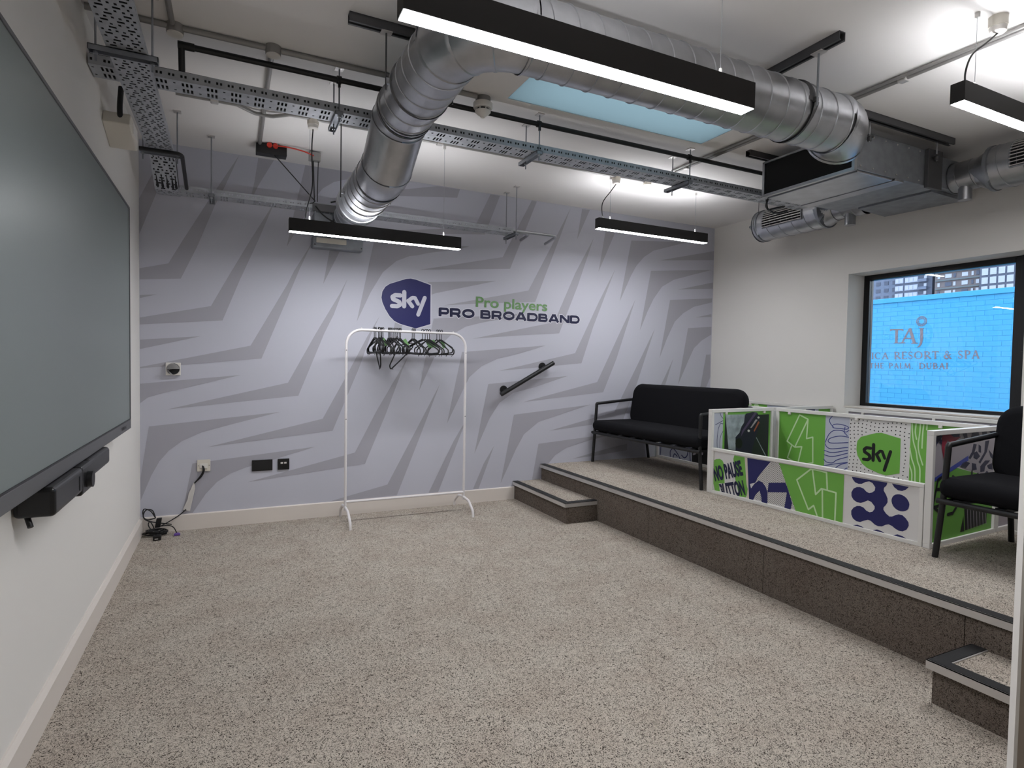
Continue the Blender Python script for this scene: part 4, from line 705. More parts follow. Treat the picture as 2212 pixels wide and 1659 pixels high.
spiral(MB(), (1.39, -0.67, 2.37), (1.39, -0.002, 2.37), 0.10).build('wall_spigot', 'galv_dull', ld, smooth=35)
for y, z, rods, zt in ((-2.215, 2.56, (1.228, 1.552), H - 0.035), (-1.005, 2.37, (1.228, 1.552), H)):
    e_ = MB(); ring(e_, (1.39, y, z), (0, 1, 0), RD + 0.004, 0.022, 0.004)
    for x in rods: e_.box(min(x, 1.39 + (x - 1.39) * 0.86), max(x, 1.39 + (x - 1.39) * 0.86) , y - 0.011, y + 0.011, z - 0.012, z + 0.012)
    e_.build('clamp', 'galv', ld, smooth=35)
    for x in rods: MB().cyl((x, y, z - 0.04), (x, y, zt), 0.004, 8).build('hanger_rod', 'rail', ld)
xd = empty('spiral_duct', (2.4, -2.845, 2.56), label='silver spiral duct crossing behind the big foreground pendant to an open elbow', cat='duct', group='spiral ventilation ducts')
spiral(MB(), (1.62, -2.845, 2.56), (3.44, -2.845, 2.56), RD, 0.115).build('run', 'galv', xd, smooth=35)
arc = [(1.39 + 0.23 * (1 - math.cos(a)), -2.615 - 0.23 * math.sin(a), 2.56) for a in [i * PI / 2 / 9 for i in range(10)]]
elbow(MB(), arc, RD + 0.002).build('corner_bend', 'galv', xd, smooth=35)
ctr = V(3.43, -2.845 + 0.17, 2.56); pts = []
for i in range(9):
    a = math.radians(58) * i / 8; pts.append(ctr + V(0.17 * math.sin(a), -0.17 * math.cos(a), -0.035 * (i / 8) ** 2))
elbow(MB(), pts, RD + 0.003, ribs=False).build('end_elbow', 'galv', xd, smooth=50)
dd = (pts[-1] - pts[-2]).normalized(); e_ = MB(); ring(e_, pts[-1] + dd * 0.004, dd, RD + 0.002, 0.016, 0.005); e_.build('rim', 'galv', xd, smooth=35)
e_ = MB(); ring(e_, pts[0], V(1, 0, 0), RD + 0.003, 0.012, 0.005); e_.build('collar', 'galv', xd, smooth=35)
MB().tube([pts[-1] - dd * 0.02, pts[-1] - dd * 0.019], [RD, RD], 28).build('dark_inner_disc', 'rail', xd)  # disc added inside to stand for the dark interior of the open end
e_ = MB(); ring(e_, (3.11, -2.845, 2.56), (1, 0, 0), RD + 0.004, 0.012, 0.004)
for y in (-3.002, -2.688): e_.box(3.099, 3.121, min(y, -2.845 + (y + 2.845) * 0.9) , max(y, -2.845 + (y + 2.845) * 0.9), 2.552, 2.572)
e_.build('clamp', 'rail', xd, smooth=35)
for y in (-3.002, -2.688): MB().cyl((3.11, y, 2.53), (3.11, y, H - 0.035), 0.005, 8).build('hanger_rod', 'galv_dull', xd)
def channel_rail(label, a, b):
    a, b = V(*a), V(*b); d = (b - a); L = d.length; d.normalize(); s = d.cross(V(0, 0, 1)); k = empty('channel_rail', (a.x, a.y, H), label=label, cat='rail', group='steel channel rails on the ceiling')
    m_ = MB(); c0 = (a + b) / 2; hl = d * L / 2
    m_.obox(c0 + V(0, 0, -0.002), hl, s * 0.0205, (0, 0, 0.002)).obox(c0 + s * 0.019 + V(0, 0, -0.02), hl, s * 0.0015, (0, 0, 0.018)).obox(c0 - s * 0.019 + V(0, 0, -0.02), hl, s * 0.0015, (0, 0, 0.018))
    m_.obox(c0 + s * 0.0145 + V(0, 0, -0.039), hl, s * 0.006, (0, 0, 0.0015)).obox(c0 - s * 0.0145 + V(0, 0, -0.039), hl, s * 0.006, (0, 0, 0.0015))
    m_.build('channel', 'rail', k); return k
k = channel_rail('dark channel rail holding the silver duct left of the big pendant', (1.06, -2.215, H), (1.72, -2.215, H))
for x in (1.228, 1.552): MB().box(x - 0.025, x + 0.025, -2.235, -2.195, H - 0.046, H - 0.041).build('plate_washer', 'alu', k)
k = channel_rail('dark channel rail holding the silver duct right of the big pendant', (3.11, -3.12, H), (3.11, -2.62, H))
for y in (-3.002, -2.688): MB().box(3.088, 3.132, y - 0.028, y + 0.028, H - 0.046, H - 0.041).build('plate_washer', 'alu', k)
channel_rail('dark channel rail above the near side of the fan coil unit', (3.98, -2.64, H), (4.92, -2.64, H))
channel_rail('dark channel rail above the far side of the fan coil unit', (3.90, -1.862, H), (4.92, -1.862, H))

# ---------------------------------------------------------------- fan coil unit with two diffuser ducts
f = empty('fan_coil_unit', (4.45, -2.22, 2.50), label='galvanised fan coil unit with black filter face hung under the ceiling', cat='fan coil unit')
MB().box(4.04, 4.88, -2.575, -1.89, 2.505, 2.742).build('casing', 'galv_dull', f, bevel=0.004)
MB().box(4.028, 4.04, -2.560, -1.905, 2.515, 2.732).build('filter_face', 'dark_inside', f)
MB().box(4.02, 4.045, -2.578, -1.887, 2.496, 2.515).box(4.02, 4.045, -2.578, -2.560, 2.515, 2.742).box(4.02, 4.045, -1.905, -1.887, 2.515, 2.742).box(4.02, 4.045, -2.578, -1.887, 2.732, 2.745).build('filter_frame', 'galv', f)
MB().box(4.07, 4.42, -2.565, -1.90, 2.492, 2.505).build('access_panel', 'galv', f, bevel=0.003)
MB().box(4.43, 4.52, -2.578, -1.887, 2.488, 2.505).build('bottom_flange', 'galv', f, bevel=0.003)
MB().box(4.74, 4.90, -2.60, -2.575, 2.49, 2.745).build('end_box', 'rail', f, bevel=0.003)
MB().box(4.88, 5.32, -2.56, -1.94, 2.53, 2.735).build('plenum', 'galv_dull', f, bevel=0.004)
MB().prism([(4.93, -2.52, 2.528), (5.36, -2.50, 2.528), (5.32, -1.96, 2.528), (4.93, -2.0, 2.528)], (0, 0, -0.022)).build('drip_tray', 'galv_dull', f)
for (x, y) in ((4.09, -2.62), (4.79, -2.62), (4.10, -1.862), (4.79, -1.862)):
    MB().cyl((x, y, 2.66), (x, y, H - 0.04), 0.0045, 8).build('hanger_rod', 'galv', f)
    yy = -2.575 if y < -2 else -1.89
    MB().box(x - 0.025, x + 0.025, min(y - 0.012, yy), max(y + 0.012, yy), 2.69, 2.70).cyl((x, y, 2.665), (x, y, 2.69), 0.012, 8).build('lug', 'rail', f)
for x in (4.08, 4.20, 4.32, 4.44, 4.56, 4.68):
    for z in (2.53, 2.72): MB().cyl((x, -2.579, z), (x, -2.575, z), 0.005, 8).build('screw', 'alu', f)
MB().tube(spline([(4.10, -1.86, 2.50), (4.14, -1.84, 2.44), (4.22, -1.82, 2.46), (4.36, -1.80, 2.50)]), 0.006, 8).tube(spline([(4.10, -1.88, 2.51), (4.17, -1.80, 2.47), (4.30, -1.77, 2.45), (4.45, -1.75, 2.49)]), 0.007, 8).build('cable', 'rubber', f, smooth=50)
def diffuser(label, ys, sgn):
    d_ = empty('duct_diffuser', (5.12, ys[0], 2.61), label=label, cat='duct', group='round diffuser ducts of the fan coil unit')
    y0, y1, y2, y3 = ys  # plenum face, reducer start, reducer end, far end
    X, Z, R_ = 5.12, 2.612, 0.14
    spiral(MB(), (X, y0, Z), (X, y1, Z), 0.10, 0.09).build('neck', 'galv', d_, smooth=35)
    MB().tube([(X, y1, Z), (X, y2, Z)], [0.10, R_], 32, caps=False).build('reducer', 'galv', d_, smooth=50)
    spiral(MB(), (X, y2, Z), (X, y3, Z), R_, 0.13).build('barrel', 'galv', d_, smooth=35)
    MB().cyl((X, y3, Z), (X, y3 + sgn * 0.004, Z), R_ + 0.006, 32).build('end_cap', 'galv_dull', d_, smooth=40)
    for yb, wb_ in ((y3 - sgn * 0.04, 0.012), (y2, 0.02)):
        e_ = MB(); ring(e_, (X, yb, Z), (0, 1, 0), R_ + 0.002, wb_, 0.005); e_.build('band', 'galv_dull', d_, smooth=35)
    g0, g1 = (y2 + sgn * 0.14, y3 - sgn * 0.12)
    def at(a, r): return (X - r * math.cos(a), Z + r * math.sin(a))
    A0, A1 = math.radians(-22), math.radians(52)
    ba = MB(); n = 8
    for i in range(n):
        a, b = A0 + (A1 - A0) * i / n, A0 + (A1 - A0) * (i + 1) / n; (xa, za), (xb, zb_) = at(a, R_ + 0.006), at(b, R_ + 0.006)
        ba.poly([(xa, g0, za), (xa, g1, za), (xb, g1, zb_), (xb, g0, zb_)])
    ba.build('grille_shade_sheet', 'dark_inside', d_)  # near-black sheet over the barrel stands for the shaded duct inside
    for i in range(9):
        a = A0 + (A1 - A0) * (i + 0.5) / 9; xa, za = at(a, R_ + 0.010)
        MB().obox((xa, (g0 + g1) / 2, za), (0, abs(g1 - g0) / 2, 0), (-0.003 * math.cos(a), 0, 0.003 * math.sin(a)), (0.0028 * math.sin(a), 0, 0.0028 * math.cos(a))).build('grille_bar', 'alu', d_)
    for i in range(7):
        yy = g0 + (g1 - g0) * (i + 0.5) / 7; pp = [(at(A0 + (A1 - A0) * j / 6, R_ + 0.008)[0], yy, at(A0 + (A1 - A0) * j / 6, R_ + 0.008)[1]) for j in range(7)]
        MB().tube(pp, 0.0016, 6).build('grille_vane', 'rail', d_)
    e_ = MB()
    for yy in (g0, g1): e_.tube([(at(A0 + (A1 - A0) * j / 8, R_ + 0.007)[0], yy, at(A0 + (A1 - A0) * j / 8, R_ + 0.007)[1]) for j in range(9)], 0.006, 6)
    for a in (A0, A1): e_.tube([(at(a, R_ + 0.007)[0], g0, at(a, R_ + 0.007)[1]), (at(a, R_ + 0.007)[0], g1, at(a, R_ + 0.007)[1])], 0.006, 6)
    e_.build('grille_frame', 'galv_dull', d_, smooth=50)
    ym = (y0 + y1) / 2; MB().cyl((X - 0.02, ym, Z - 0.17), (X - 0.02, ym, Z - 0.08), 0.04, 20).build('test_spigot', 'galv', d_, smooth=40)
    MB().cyl((X - R_ * 0.7, y3 - sgn * 0.04, Z + 0.1), (X - R_ * 0.7, y3 - sgn * 0.04, H), 0.0025, 6).build('wire', 'rail', d_)
diffuser('round diffuser duct with grille on the far side of the fan coil unit', (-1.94, -1.70, -1.60, -0.93), 1)
diffuser('round diffuser duct with grille on the near side of the fan coil unit', (-2.56, -2.72, -2.80, -3.60), -1)

# ================================================================ left wall: display and conference bar
tv = empty('wall_display', (0.0, -2.16, 0.876), label='very large wall-mounted flat display with dark screen tinted by a grey-green reflection', cat='display')
MB().box(0.02, 0.074, -3.28, -1.055, 0.885, 2.10).build('casing', 'black', tv, bevel=0.006)
b = MB(); b.box(0.06, 0.082, -3.29, -1.045, 0.876, 0.925).box(0.06, 0.082, -3.29, -3.276, 0.925, 2.108).box(0.06, 0.082, -1.059, -1.045, 0.925, 2.108).box(0.06, 0.082, -3.276, -1.059, 2.094, 2.108)
b.build('bezel', ['bezel'], tv, bevel=0.002)
MB().box(0.06, 0.0785, -3.276, -1.059, 0.925, 2.094).build('screen', 'screen', tv)
MB().box(0.078, 0.0815, -3.276, -1.059, 0.925, 0.931).build('bezel_gap', 'black', tv)
pr = Print((0.0824, 0, 0), (0, 1, 0), (0, 0, 1), (1, 0, 0)); pr.text('SAMSUNG', [(-1.36, 0.892), (-1.21, 0.892), (-1.36, 0.909)], 1, 'print_black', 0.03); pr.build('maker_mark', tv)
MB().box(0.0, 0.02, -2.7, -1.6, 1.2, 1.8).build('wall_bracket', 'rail', tv)
cb = empty('conference_bar', (0.05, -2.27, 0.78), label='black conference camera bar mounted under the display', cat='conference bar')
MB().box(0.004, 0.108, -2.74, -2.37, 0.783, 0.874).build('speaker_body', 'black_gloss', cb, bevel=0.014, seg=4)
MB().box(0.004, 0.100, -2.20, -1.80, 0.798, 0.874).build('speaker_body', 'black_gloss', cb, bevel=0.016, seg=4)
MB().box(0.010, 0.106, -2.37, -2.20, 0.766, 0.874).build('camera_block', 'black_gloss', cb, bevel=0.012, seg=3)
MB().cyl((0.10, -2.285, 0.815), (0.124, -2.285, 0.815), 0.030, 22).build('lens', 'black', cb, smooth=40)
MB().box(0.104, 0.1095, -2.43, -2.418, 0.80, 0.85).build('slot', 'print_black', cb)
MB().box(0.0, 0.03, -2.45, -2.1, 0.80, 0.86).build('mount', 'black', cb)
MB().cyl((0.03, -2.71, 0.79), (0.045, -2.73, 0.755), 0.008, 10).build('cable_stub', 'rubber', cb, smooth=40)
d = empty('wall_box', (0.06, -1.22, 2.43), label='white plastic enclosure high on the display wall under the cable tray', cat='enclosure')
MB().prism([(0.0, -1.33, 2.468), (0.0, -1.115, 2.402), (0.0, -1.06, 2.42), (0.0, -1.06, 2.53), (0.0, -1.30, 2.53)], (0.122, 0, 0)).build('case', 'cream_plastic', d, bevel=0.006, seg=3)
MB().box(0.120, 0.126, -1.24, -1.10, 2.45, 2.51).build('lid', 'white_plastic', d, bevel=0.004)
MB().tube(spline([(0.075, -1.30, 2.49), (0.075, -1.31, 2.56), (0.08, -1.30, 2.66)]), 0.013, 8).build('cable', 'rubber', d, smooth=50)
# black pipe frame turning down beside the tray end
o = MB().tube(fillet([(0.09, -0.74, 2.535), (0.315, -0.74, 2.535), (0.315, -0.30, 2.44)], 0.03), 0.012, 10).build('drain_pipe', 'black', None, smooth=50)
tag(o, 'bent black pipe crossing under the far end of the display-side tray', 'pipe')

# ================================================================ back wall signs and fittings
lo = empty('logo_sign', (1.94, 0, 1.57), label='navy shield logo sign with silver lettering on the patterned wall', cat='logo sign')
cx = sum(p[0] for p in SHIELD) / len(SHIELD); cz = sum(p[1] for p in SHIELD) / len(SHIELD)
MB().prism([(cx + (x - cx) * 1.035, -0.0018, cz + (z - cz) * 1.035) for x, z in SHIELD], (0, 0.001, 0)).build('outline', 'letter_white', lo)
MB().prism([(x, -0.004, z) for x, z in SHIELD], (0, 0.0022, 0)).build('shield', 'navy', lo)
pr = Print((0, -0.0042, 0), (1, 0, 0), (0, 0, 1), (0, -1, 0)); pr.wordmark([(1.806, 1.675), (2.125, 1.675), (1.806, 1.885)], 1, 'logo_letter'); pr.build('lettering', lo)
def wall_text(name, body, label, par, ink, bold, outline, space=1.0):
    t_ = empty(name, (par[0][0], 0, par[0][1]), label=label, cat='wall lettering')
    pr = Print((0, -0.0022, 0), (1, 0, 0), (0, 0, 1), (0, -1, 0))
    if outline: pr.text(body, [(par[0][0] - 0.008, par[0][1] - 0.008), (par[1][0] + 0.008, par[1][1] - 0.008), (par[2][0] - 0.008, par[2][1] + 0.008)], 0, 'letter_white', outline, space=space)
    pr.text(body, par, 2, ink, bold, space=space); pr.build('letters', t_)
wall_text('slogan_lettering', 'Pro players', 'sage green slogan lettering above the navy line on the patterned wall', [(2.588, 1.757), (3.328, 1.757), (2.588, 1.880)], 'text_green', 0.018, 0, 1.0)
t_ = empty('slogan_lettering', (2.238, 0, 1.684), label='bold navy capital lettering beside the shield logo', cat='wall lettering')
par = [(2.238, 1.684), (3.696, 1.684), (2.238, 1.760)]
for k in (0, 1):
    pr = Print((0, -0.0022, 0), (1, 0, 0), (0, 0, 1), (0, -1, 0)); pr.block_caps('PRO BROADBAND', par, 0, 'letter_white', 0.006, k); pr.build('outline', t_)
    pr = Print((0, -0.0034, 0), (1, 0, 0), (0, 0, 1), (0, -1, 0)); pr.block_caps('PRO BROADBAND', par, 0, 'navy_dark', 0.0, k); pr.build('word', t_)
def fitting(name, x0, x1, z0, z1, m, label, cat, dep=0.012):
    f_ = empty(name, ((x0 + x1) / 2, 0, z0), label=label, cat=cat); MB().box(x0, x1, -dep, -0.0006, z0, z1).build('plate', m, f_, bevel=0.003); return f_
f_ = fitting('telephone_socket', 0.362, 0.450, 0.430, 0.518, 'cream_plastic', 'white telephone socket with a dark cable low on the patterned wall', 'socket')
MB().box(0.380, 0.432, -0.017, -0.012, 0.452, 0.490).build('faceplate', 'white_plastic', f_, bevel=0.002)
for x in (0.37, 0.442): MB().cyl((x, -0.0135, 0.474), (x, -0.012, 0.474), 0.003, 8).build('screw', 'rail', f_)
f_ = fitting('double_socket', 0.736, 0.884, 0.408, 0.494, 'black_gloss', 'black blank double plate low on the patterned wall', 'socket')
MB().box(0.748, 0.872, -0.0135, -0.012, 0.419, 0.483).build('cover', 'black', f_)
f_ = fitting('data_socket', 0.922, 1.008, 0.408, 0.494, 'black_gloss', 'black data socket with two white ports beside the blank plate', 'socket')
for x in (0.952, 0.978): MB().box(x - 0.009, x + 0.009, -0.0145, -0.012, 0.456, 0.468).build('port', 'white_plastic', f_)
f_ = fitting('wall_speaker', 0.163, 0.257, 1.150, 1.242, 'white_plastic', 'small white square box with a black round opening on the patterned wall', 'wall box', 0.03)
MB().cyl((0.210, -0.0345, 1.196), (0.210, -0.03, 1.196), 0.0405, 28).build('round_opening', 'print_black', f_, smooth=40)
e_ = MB(); ring(e_, (0.210, -0.0325, 1.196), (0, 1, 0), 0.041, 0.005, 0.002, 28); e_.build('rim', 'conduit', f_, smooth=40)
hr = empty('handrail', (3.1, -0.07, 1.0), label='short sloping black handrail on the patterned wall above the step', cat='handrail')
a, b = V(2.823, -0.07, 0.993), V(3.370, -0.07, 1.292); MB().cyl(a, b, 0.0205, 20).build('bar', 'black', hr, smooth=40)
for t_ in (0.10, 0.84):
    p = a + (b - a) * t_; q = V(p.x, -0.002, p.z + 0.0)
    MB().tube(fillet([p + V(0, 0.0, -0.01), (p.x, -0.05, p.z - 0.02), (p.x, -0.01, p.z + 0.01)], 0.015), 0.008, 10).build('bracket', 'black', hr, smooth=50)
    MB().cyl((p.x, -0.012, p.z + 0.012), (p.x, -0.0006, p.z + 0.012), 0.037, 22).build('wall_disc', 'black', hr, smooth=40)
# loose cables in the corner
cl = empty('cable_tangle', (0.11, -0.09, 0), label='tangle of black mains cables heaped in the left corner', cat='cables')
random.seed(3)
MB().tube(spline([(0.20, -0.05, 0.06), (0.05, -0.045, 0.10), (0.022, -0.05, 0.15), (0.03, -0.055, 0.19), (0.07, -0.055, 0.17), (0.10, -0.06, 0.12)]), 0.004, 8).tube(spline([(0.10, -0.06, 0.12), (0.08, -0.055, 0.175), (0.04, -0.05, 0.18), (0.024, -0.06, 0.14), (0.05, -0.06, 0.112), (0.10, -0.065, 0.12)]), 0.004, 8).build('upright_loop', 'rubber', cl, smooth=60)
for k in range(7):
    pts = []; cxk = 0.115 + random.uniform(-0.02, 0.02); rr = random.uniform(0.05, 0.082); ry = random.uniform(0.025, 0.05)
    for i in range(9):
        a_ = 2 * PI * i / 8 + k; pts.append((cxk + rr * math.cos(a_), -0.10 + ry * math.sin(a_) + random.uniform(-0.008, 0.008), 0.006 + 0.005 * k + random.uniform(0, 0.012)))
    MB().tube(spline(pts, 5), 0.0042, 7).build('coil', 'rubber', cl, smooth=60)
MB().tube(spline([(0.08, -0.06, 0.02), (0.055, -0.055, 0.07), (0.065, -0.055, 0.095), (0.085, -0.06, 0.06), (0.095, -0.07, 0.03)]), 0.0036, 7).build('small_loop', 'rubber', cl, smooth=60)
MB().obox((0.118, -0.062, 0.085), (0.017, 0, 0), (0, 0.013, 0), (0.006, 0, 0.034)).build('adapter', 'black_gloss', cl, bevel=0.004)
MB().box(0.10, 0.15, -0.235, -0.19, 0.0, 0.034).build('mains_plug', 'black_gloss', cl, bevel=0.006)
MB().box(0.112, 0.132, -0.240, -0.235, 0.010, 0.016).build('plug_pin', 'alu', cl)
MB().tube(spline([(0.125, -0.19, 0.02), (0.12, -0.15, 0.02), (0.11, -0.12, 0.02)]), 0.004, 7).build('plug_lead', 'rubber', cl, smooth=60)
MB().tube(spline([(0.13, -0.07, 0.06), (0.18, -0.075, 0.062), (0.215, -0.10, 0.05), (0.238, -0.14, 0.02)]), 0.0036, 7).build('monitor_lead', 'rubber', cl, smooth=60)
MB().prism([(0.222, -0.165, 0.002), (0.262, -0.155, 0.002), (0.250, -0.125, 0.002), (0.228, -0.128, 0.002)], (0, 0, 0.016)).build('purple_plug', 'purple', cl, bevel=0.003)
MB().tube(spline([(0.125, -0.065, 0.055), (0.19, -0.04, 0.085), (0.25, -0.022, 0.12), (0.29, -0.016, 0.155)]), 0.0038, 7).build('riser_lead', 'rubber', cl, smooth=60)
sl = empty('cable_sleeve', (0.3, -0.012, 0.14), label='white paper-like sleeve on the cable hanging from the telephone socket', cat='cable sleeve')
MB().prism([(0.267, -0.016, 0.152), (0.315, -0.016, 0.138), (0.342, -0.014, 0.27), (0.349, -0.014, 0.305), (0.346, -0.012, 0.345), (0.336, -0.012, 0.345), (0.322, -0.014, 0.31), (0.305, -0.016, 0.27), (0.30, -0.016, 0.23)], (0, 0.007, 0)).build('sleeve', 'sleeve', sl, bevel=0.003)
MB().tube(spline([(0.398, -0.018, 0.475), (0.402, -0.03, 0.44), (0.385, -0.022, 0.40), (0.345, -0.012, 0.345)]), 0.0045, 8).tube(spline([(0.404, -0.018, 0.47), (0.410, -0.03, 0.44), (0.392, -0.022, 0.395), (0.349, -0.012, 0.35)]), 0.004, 8).build('cable', 'rubber', sl, smooth=60)

# ================================================================ clothes rack with hangers
RY = -0.26; XL, XR, RT = 1.400, 2.395, 1.523
rk = empty('clothes_rack', ((XL + XR) / 2, RY, 0), label='white tubular clothes rack standing in front of the patterned wall', cat='clothes rack')
MB().tube(fillet([(XL, RY, 0.10), (XL, RY, RT), (XR, RY, RT), (XR, RY, 0.10)], 0.12, 10), 0.0105, 14).build('arch', 'white_metal', rk, smooth=50)
MB().cyl((XL, RY, 0.165), (XR, RY, 0.165), 0.0095, 12).build('lower_bar', 'white_metal', rk, smooth=50)
for x in (XL, XR):
    MB().tube(fillet([(x, RY - 0.225, 0.0), (x, RY - 0.215, 0.055), (x, RY - 0.12, 0.115), (x, RY, 0.125), (x, RY + 0.12, 0.115), (x, RY + 0.215, 0.055), (x, RY + 0.225, 0.0)], 0.05, 5), 0.0105, 12).build('foot', 'white_metal', rk, smooth=50)
    for z in (0.82, 1.36): MB().cyl((x, RY - 0.0125, z), (x, RY - 0.0095, z), 0.004, 8).build('screw', 'rail', rk)
for x in (XL + 0.115, XR - 0.115): MB().cyl((x, RY, RT + 0.008), (x, RY, RT + 0.018), 0.005, 10).build('stop_pin', 'white_metal', rk)
def make_hanger():
    h = empty('coat_hanger', (0, 0, 0))
    hk = [(0.0125 * math.cos(a), 0, 0.0125 * math.sin(a) + 0.0) for a in [math.radians(200 - 22 * i) for i in range(11)]]
    hk = [(p[0], 0, p[2]) for p in hk] + [(0.004, 0, -0.022), (0.0, 0, -0.04), (0, 0, -0.075)]
    MB().tube(hk, 0.0030, 6).build('hook', 'rubber', h, smooth=60, local=True)
    fr_ = fillet([(0.0, 0, -0.070), (0.07, 0, -0.098), (0.185, 0, -0.150), (0.185, 0, -0.188), (0, 0, -0.192), (-0.185, 0, -0.188), (-0.185, 0, -0.150), (-0.07, 0, -0.098), (0.0, 0, -0.070)], 0.018, 3)
    MB().tube(fr_, 0.0052, 7).build('shoulder_frame', 'rubber', h, smooth=60, local=True)
    nb_ = MB()
    for s in (-0.16, 0.16): nb_.tube([(s, 0, -0.19), (s, 0, -0.20), (s + 0.008, 0, -0.203)], 0.0022, 5)
    nb_.build('bar_hook', 'rubber', h, smooth=60, local=True)
    return h
hx = [1.622, 1.635, 1.656, 1.665, 1.676, 1.684, 1.694, 1.735, 1.746, 1.755, 1.765, 1.781, 1.797, 1.812, 1.826, 1.837, 1.934, 1.943, 1.953, 2.02, 2.045, 2.06, 2.08, 2.145, 2.164, 2.184]
ORD = 'first second third fourth fifth sixth seventh eighth ninth tenth eleventh twelfth thirteenth fourteenth fifteenth sixteenth seventeenth eighteenth nineteenth twentieth twenty-first twenty-second twenty-third twenty-fourth twenty-fifth last'.split()
random.seed(11); first = True; hp = make_hanger()
for i, x in enumerate(hx):
    h = hp if first else copy_tree(hp); first = False
    h.location = (x - 0.006, RY, RT + 0.0128)
    yaw = random.uniform(82, 112)
    if 16 <= i <= 18: yaw = 96 + 5 * (i - 16)
    if i >= 19: yaw = 100 + random.uniform(0, 24)
    h.rotation_euler = (random.uniform(-0.03, 0.03), random.uniform(-0.06, 0.06), math.radians(yaw))
    tagged = i in (2, 14, 19, 20, 21, 23)
    tag(h, ('black coat hanger with a green tag, ' if tagged else 'plain black coat hanger, ') + ORD[i] + ' hook from the left along the clothes rack', 'hanger', 'black coat hangers on the rack')
    if tagged:
        t_ = MB().box(-0.010, 0.018, -0.002, 0.002, -0.15, -0.088).build('green_tag', 'text_green', h, local=True); t_.rotation_euler = (0, 0.5, 0.9)
for x, yaw, tilt in ((1.672, 70, 0.5), (1.800, 40, -0.55)):
    h = copy_tree(hp)
    for ch in list(h.children):
        if ch.name.startswith('green_tag'): bpy.data.objects.remove(ch)
    h.location = (x, RY - 0.01, RT - 0.055); h.rotation_euler = (0.1, tilt, math.radians(yaw))
    tag(h, 'black coat hanger hooked crookedly below the ' + ('left' if x < 1.7 else 'middle') + ' bunch on the rack', 'hanger', 'black coat hangers on the rack')

# ================================================================ sofas
def rrect(w, h, r, n=6):
    o = []
    for cxx, cyy, a0 in ((w - r, h - r, 0), (-w + r, h - r, 90), (-w + r, -h + r, 180), (w - r, -h + r, 270)):
        for i in range(n + 1):
            a = math.radians(a0 + 90 * i / n); o.append((cxx + r * math.cos(a), cyy + r * math.sin(a)))
    return o
def make_sofa():
    s = empty('two_seat_sofa', (0, 0, 0))
    c_ = MB().prism([(x - 0.03, -0.710, z + 0.368) for x, z in rrect(0.335, 0.052, 0.05)], (0, 1.42, 0)); c_.build('seat_cushion', 'fabric', s, smooth=35, local=True, bevel=0.03, seg=4)
    bk = MB().prism([(-0.055, y, z + 0.0) for y, z in rrect(0.700, 0.210, 0.11, 8)], (0.11, 0, 0)).build('back_cushion', 'fabric', s, smooth=35, local=True, bevel=0.045, seg=5)
    bk.location = (0.160, 0, 0.575); bk.rotation_euler = (0, math.radians(9), 0)
    for sy in (-1, 1):
        y = 0.685 * sy
        MB().tube(fillet([(-0.335, 0.722 * sy, 0), (-0.335, 0.695 * sy, 0.30), (-0.325, y, 0.565), (-0.325, y, 0.585), (0.245, y, 0.632), (0.275, y, 0.61), (0.315, 0.695 * sy, 0.30)], 0.055, 6), 0.0145, 12).build('arm_loop', 'black', s, smooth=50, local=True)
        MB().cyl((0.315, 0.695 * sy, 0.305), (0.375, 0.705 * sy, 0), 0.0145, 12).build('rear_leg', 'black', s, smooth=50, local=True)
        MB().cyl((-0.345, 0.675 * sy, 0.30), (0.315, 0.675 * sy, 0.30), 0.0125, 12).build('side_rail', 'black', s, smooth=50, local=True)
    MB().tube([(-0.350, -0.715, 0.298), (-0.350, 0.715, 0.298)], 0.0145, 12).build('front_rail', 'black', s, smooth=50, local=True)
    MB().cyl((0.30, -0.70, 0.30), (0.30, 0.70, 0.30), 0.0125, 12).build('rear_rail', 'black', s, smooth=50, local=True)
    MB().cyl((0.25, -0.685, 0.60), (0.25, 0.685, 0.60), 0.0125, 12).build('back_rail', 'black', s, smooth=50, local=True)
    for i in range(8): MB().box(-0.34, 0.30, -0.64 + i * 0.178, -0.60 + i * 0.178, 0.296, 0.314).build('seat_slat', 'black', s, local=True)
    return s
s1 = make_sofa(); s2 = copy_tree(s1)
s1.location = (4.215, -0.757, PZ); s1.rotation_euler = (0, 0, math.radians(2.2)); tag(s1, 'black two-seat sofa on slim metal legs against the patterned wall', 'sofa', 'black two-seat sofas on the stage')
s2.location = (4.208, -3.915, PZ); tag(s2, 'black two-seat sofa at the right edge of the view, half behind the door', 'sofa', 'black two-seat sofas on the stage')

